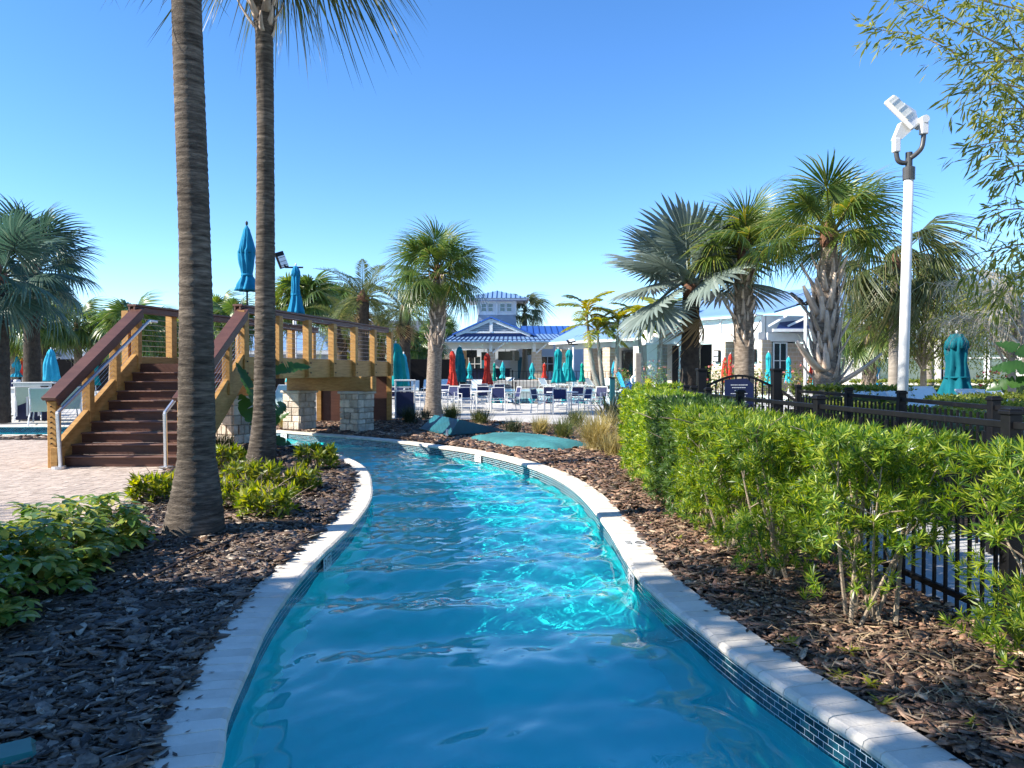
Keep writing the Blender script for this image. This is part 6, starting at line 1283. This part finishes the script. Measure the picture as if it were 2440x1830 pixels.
    MB().beam(S+Vector((.2,.3,1.7)), T+Vector((0,.3,1.7)), .4,3.4).build('stone_wall', M['farstone'], t); MB().beam(S+Vector((.2,.1,3.8)), T+Vector((0,.1,3.8)), .5,.6).build('beam', M['white'], t); MB().beam(S+Vector((.2,.3,4.7)), T+Vector((0,.3,4.7)), .4,1.15).build('upper_wall', Wd, t)
    window(t, (18.2,51.75,2.2), 1.0, 2.4, rz, 'glass', (1,1), .08); MB().tube([(19.4,51.7,4.0),(19.9,51.7,3.3),(20.0,51.8,3.0),(20.0,51.8,.2)], .07, 8).build('downpipe', M['cream'], t)
    slab('entrance_roof', M['seam'], t, [(17.6,50.8,4.3),(21.5,50.8,4.3),(21.5,52.6,5.1),(18.6,52.6,5.1)], .1); MB().beam((17.4,50.9,4.22),(21.8,50.9,4.22), .2,.2).build('gutter', M['white'], t)
    for s in (0,1): MB().beam((17.2+s*1.3,51.2,4.5),(18.3+s*1.6,50.8,5.2), .12,.14).build('brace', M['white'], t)
    # glass wall on the right
    A0, B0 = Vector((19.2,47.5,0)), Vector((33,43.5,0)); d = (B0-A0).normalized(); rz = math.atan2(d.y, d.x)
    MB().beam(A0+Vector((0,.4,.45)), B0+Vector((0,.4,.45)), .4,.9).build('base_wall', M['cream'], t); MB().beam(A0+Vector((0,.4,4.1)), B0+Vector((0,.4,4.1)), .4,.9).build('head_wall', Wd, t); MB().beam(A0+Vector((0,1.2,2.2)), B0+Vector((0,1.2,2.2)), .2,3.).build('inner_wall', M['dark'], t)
    for k in range(6): c = A0+d*(1.1+2.35*k); window(t, c+Vector((0,.3,2.28)), 2.15, 2.75, rz, 'glass_g', (1 if k % 2 else 0,1), .1)
    for s in (1.9, 6.2, 11.): c = A0+d*s; MB().box(tuple(c+Vector((0,.1,1.9))), (.95,.9,3.8), rz=rz).build('column', M['cream'], t); MB().box(tuple(c+Vector((.42,.1,1.9))), (.2,.92,3.79), rz=rz).build('stone_face', M['farstone'], t)
    n2 = Vector((-d.y, d.x, 0)); r = slab('hall_roof', M['roof'], t, [A0-n2*.9+up(4.5), B0-n2*.9+up(4.5), B0+n2*8+up(8.2), A0+n2*8+up(8.2)]); seams(r, A0-n2*.9+up(4.5), B0-n2*.9+up(4.5), B0+n2*8+up(8.2), A0+n2*8+up(8.2), .5, M['seam'], (.05,.06))
    MB().beam(A0-n2*.95+up(4.42), B0-n2*.95+up(4.42), .2,.2).build('gutter', M['white'], t)
clubhouse()
def house(label, X, Y, wd, dp, eave, ridge, wall, roof, wins, front_gable=True, rz=0., group='houses beyond the resort'):
    t = thing('house', label, 'house', (X,Y,0), rz, group); MB().box((0,dp/2,eave/2), (wd,dp,eave)).build('wall', M[wall], t); o = .5
    if front_gable:
        MB().add([(-wd/2,0,eave),(wd/2,0,eave),(0,0,ridge),(-wd/2,.2,eave),(wd/2,.2,eave),(0,.2,ridge)], [(0,1,2),(5,4,3),(0,3,4,1)]).build('gable_wall', M[wall], t)
        for s in (-1,1):
            sl = (ridge-eave)/(wd/2); slab('roof', M[roof], t, [(s*(wd/2+o),-o,eave-sl*o+.1),(0,-o,ridge+.1),(0,dp+o,ridge+.1),(s*(wd/2+o),dp+o,eave-sl*o+.1)][::-s], .2); MB().beam((s*(wd/2+o),-o-.05,eave-sl*o),(0,-o-.05,ridge), .1,.3).build('bargeboard', M['white'], t)
    else:
        slab('roof', M[roof], t, [(-wd/2-o,-o,eave),(wd/2+o,-o,eave),(wd/2-2,dp/2,ridge),(-wd/2+2,dp/2,ridge)], .2); slab('roof', M[roof], t, [(wd/2+o,dp+o,eave),(-wd/2-o,dp+o,eave),(-wd/2+2,dp/2,ridge),(wd/2-2,dp/2,ridge)], .2)
        for s in (-1,1): slab('roof', M[roof], t, [(s*(wd/2+o),-o,eave),(s*(wd/2+o),dp+o,eave),(s*(wd/2-2),dp/2,ridge)][::s], .2)
        MB().box((0,-o-.05,eave), (wd+2*o,.15,.3)).build('gutter', M['white'], t)
    for (x, z, w_, h_, sh) in wins: window(t, (x,-.05,z), w_, h_, 0, 'glass', (1,1), .14, sh)
    for s in (-1,1): MB().box((s*wd/2,-.03,eave/2), (.25,.3,eave-.01)).build('corner_board', M['white'], t)
    return t
house('grey gabled house behind the left palm trunk', -90,140,11,12,4.6,7.6,'siding_b','shingle',[(-2.5,3.3,1.3,1.7,0),(2.5,3.3,1.3,1.7,0),(0,5.2,.9,1,0)])
house('grey gabled house behind the left blue umbrella', -82.5,142,9,12,4.4,6.9,'siding','shingle',[(-2.2,3.2,1.3,1.6,0),(2.2,3.2,1.3,1.6,0)])
house('long pale house behind the stair cables', -66,150,24,12,5.2,8.2,'siding_b','shingle',[(-9,3.6,1.3,1.8,0),(-5,3.6,1.3,1.8,0),(-1,3.6,1.3,1.8,0),(3,3.6,1.3,1.8,0),(7,3.6,1.3,1.8,0)], False)
house('white apartment house with teal shutters left of the middle palm', -14.5,92,16,12,5.6,8.0,'white_wall','shingle',[(4.2,1.9,1.3,1.8,1),(0,1.9,1.3,1.8,1),(-4.5,1.9,1.3,1.8,1)], False)
house('grey clad pavilion with pale metal roof behind the bridge railing', -19.5,62,9,8,3.0,5.2,'siding_b','roof',[(-2,1.6,1.2,1.5,0),(2.5,1.6,1.2,1.5,0)], False)
house('white long house glimpsed below the left bridge rail', -42,120,30,12,5.0,7.4,'white_wall','shingle',[(-10,3.0,1.3,1.8,0),(-5,3.0,1.3,1.8,0),(0,3.0,1.3,1.8,0),(6,3.0,1.3,1.8,0),(11,3.0,1.3,1.8,0)], False)
house('low white building behind the date palms', -31,95,14,10,4.0,6.0,'siding_b','shingle',[(-3,2.2,1.3,1.6,1),(3,2.2,1.3,1.6,1)], False)
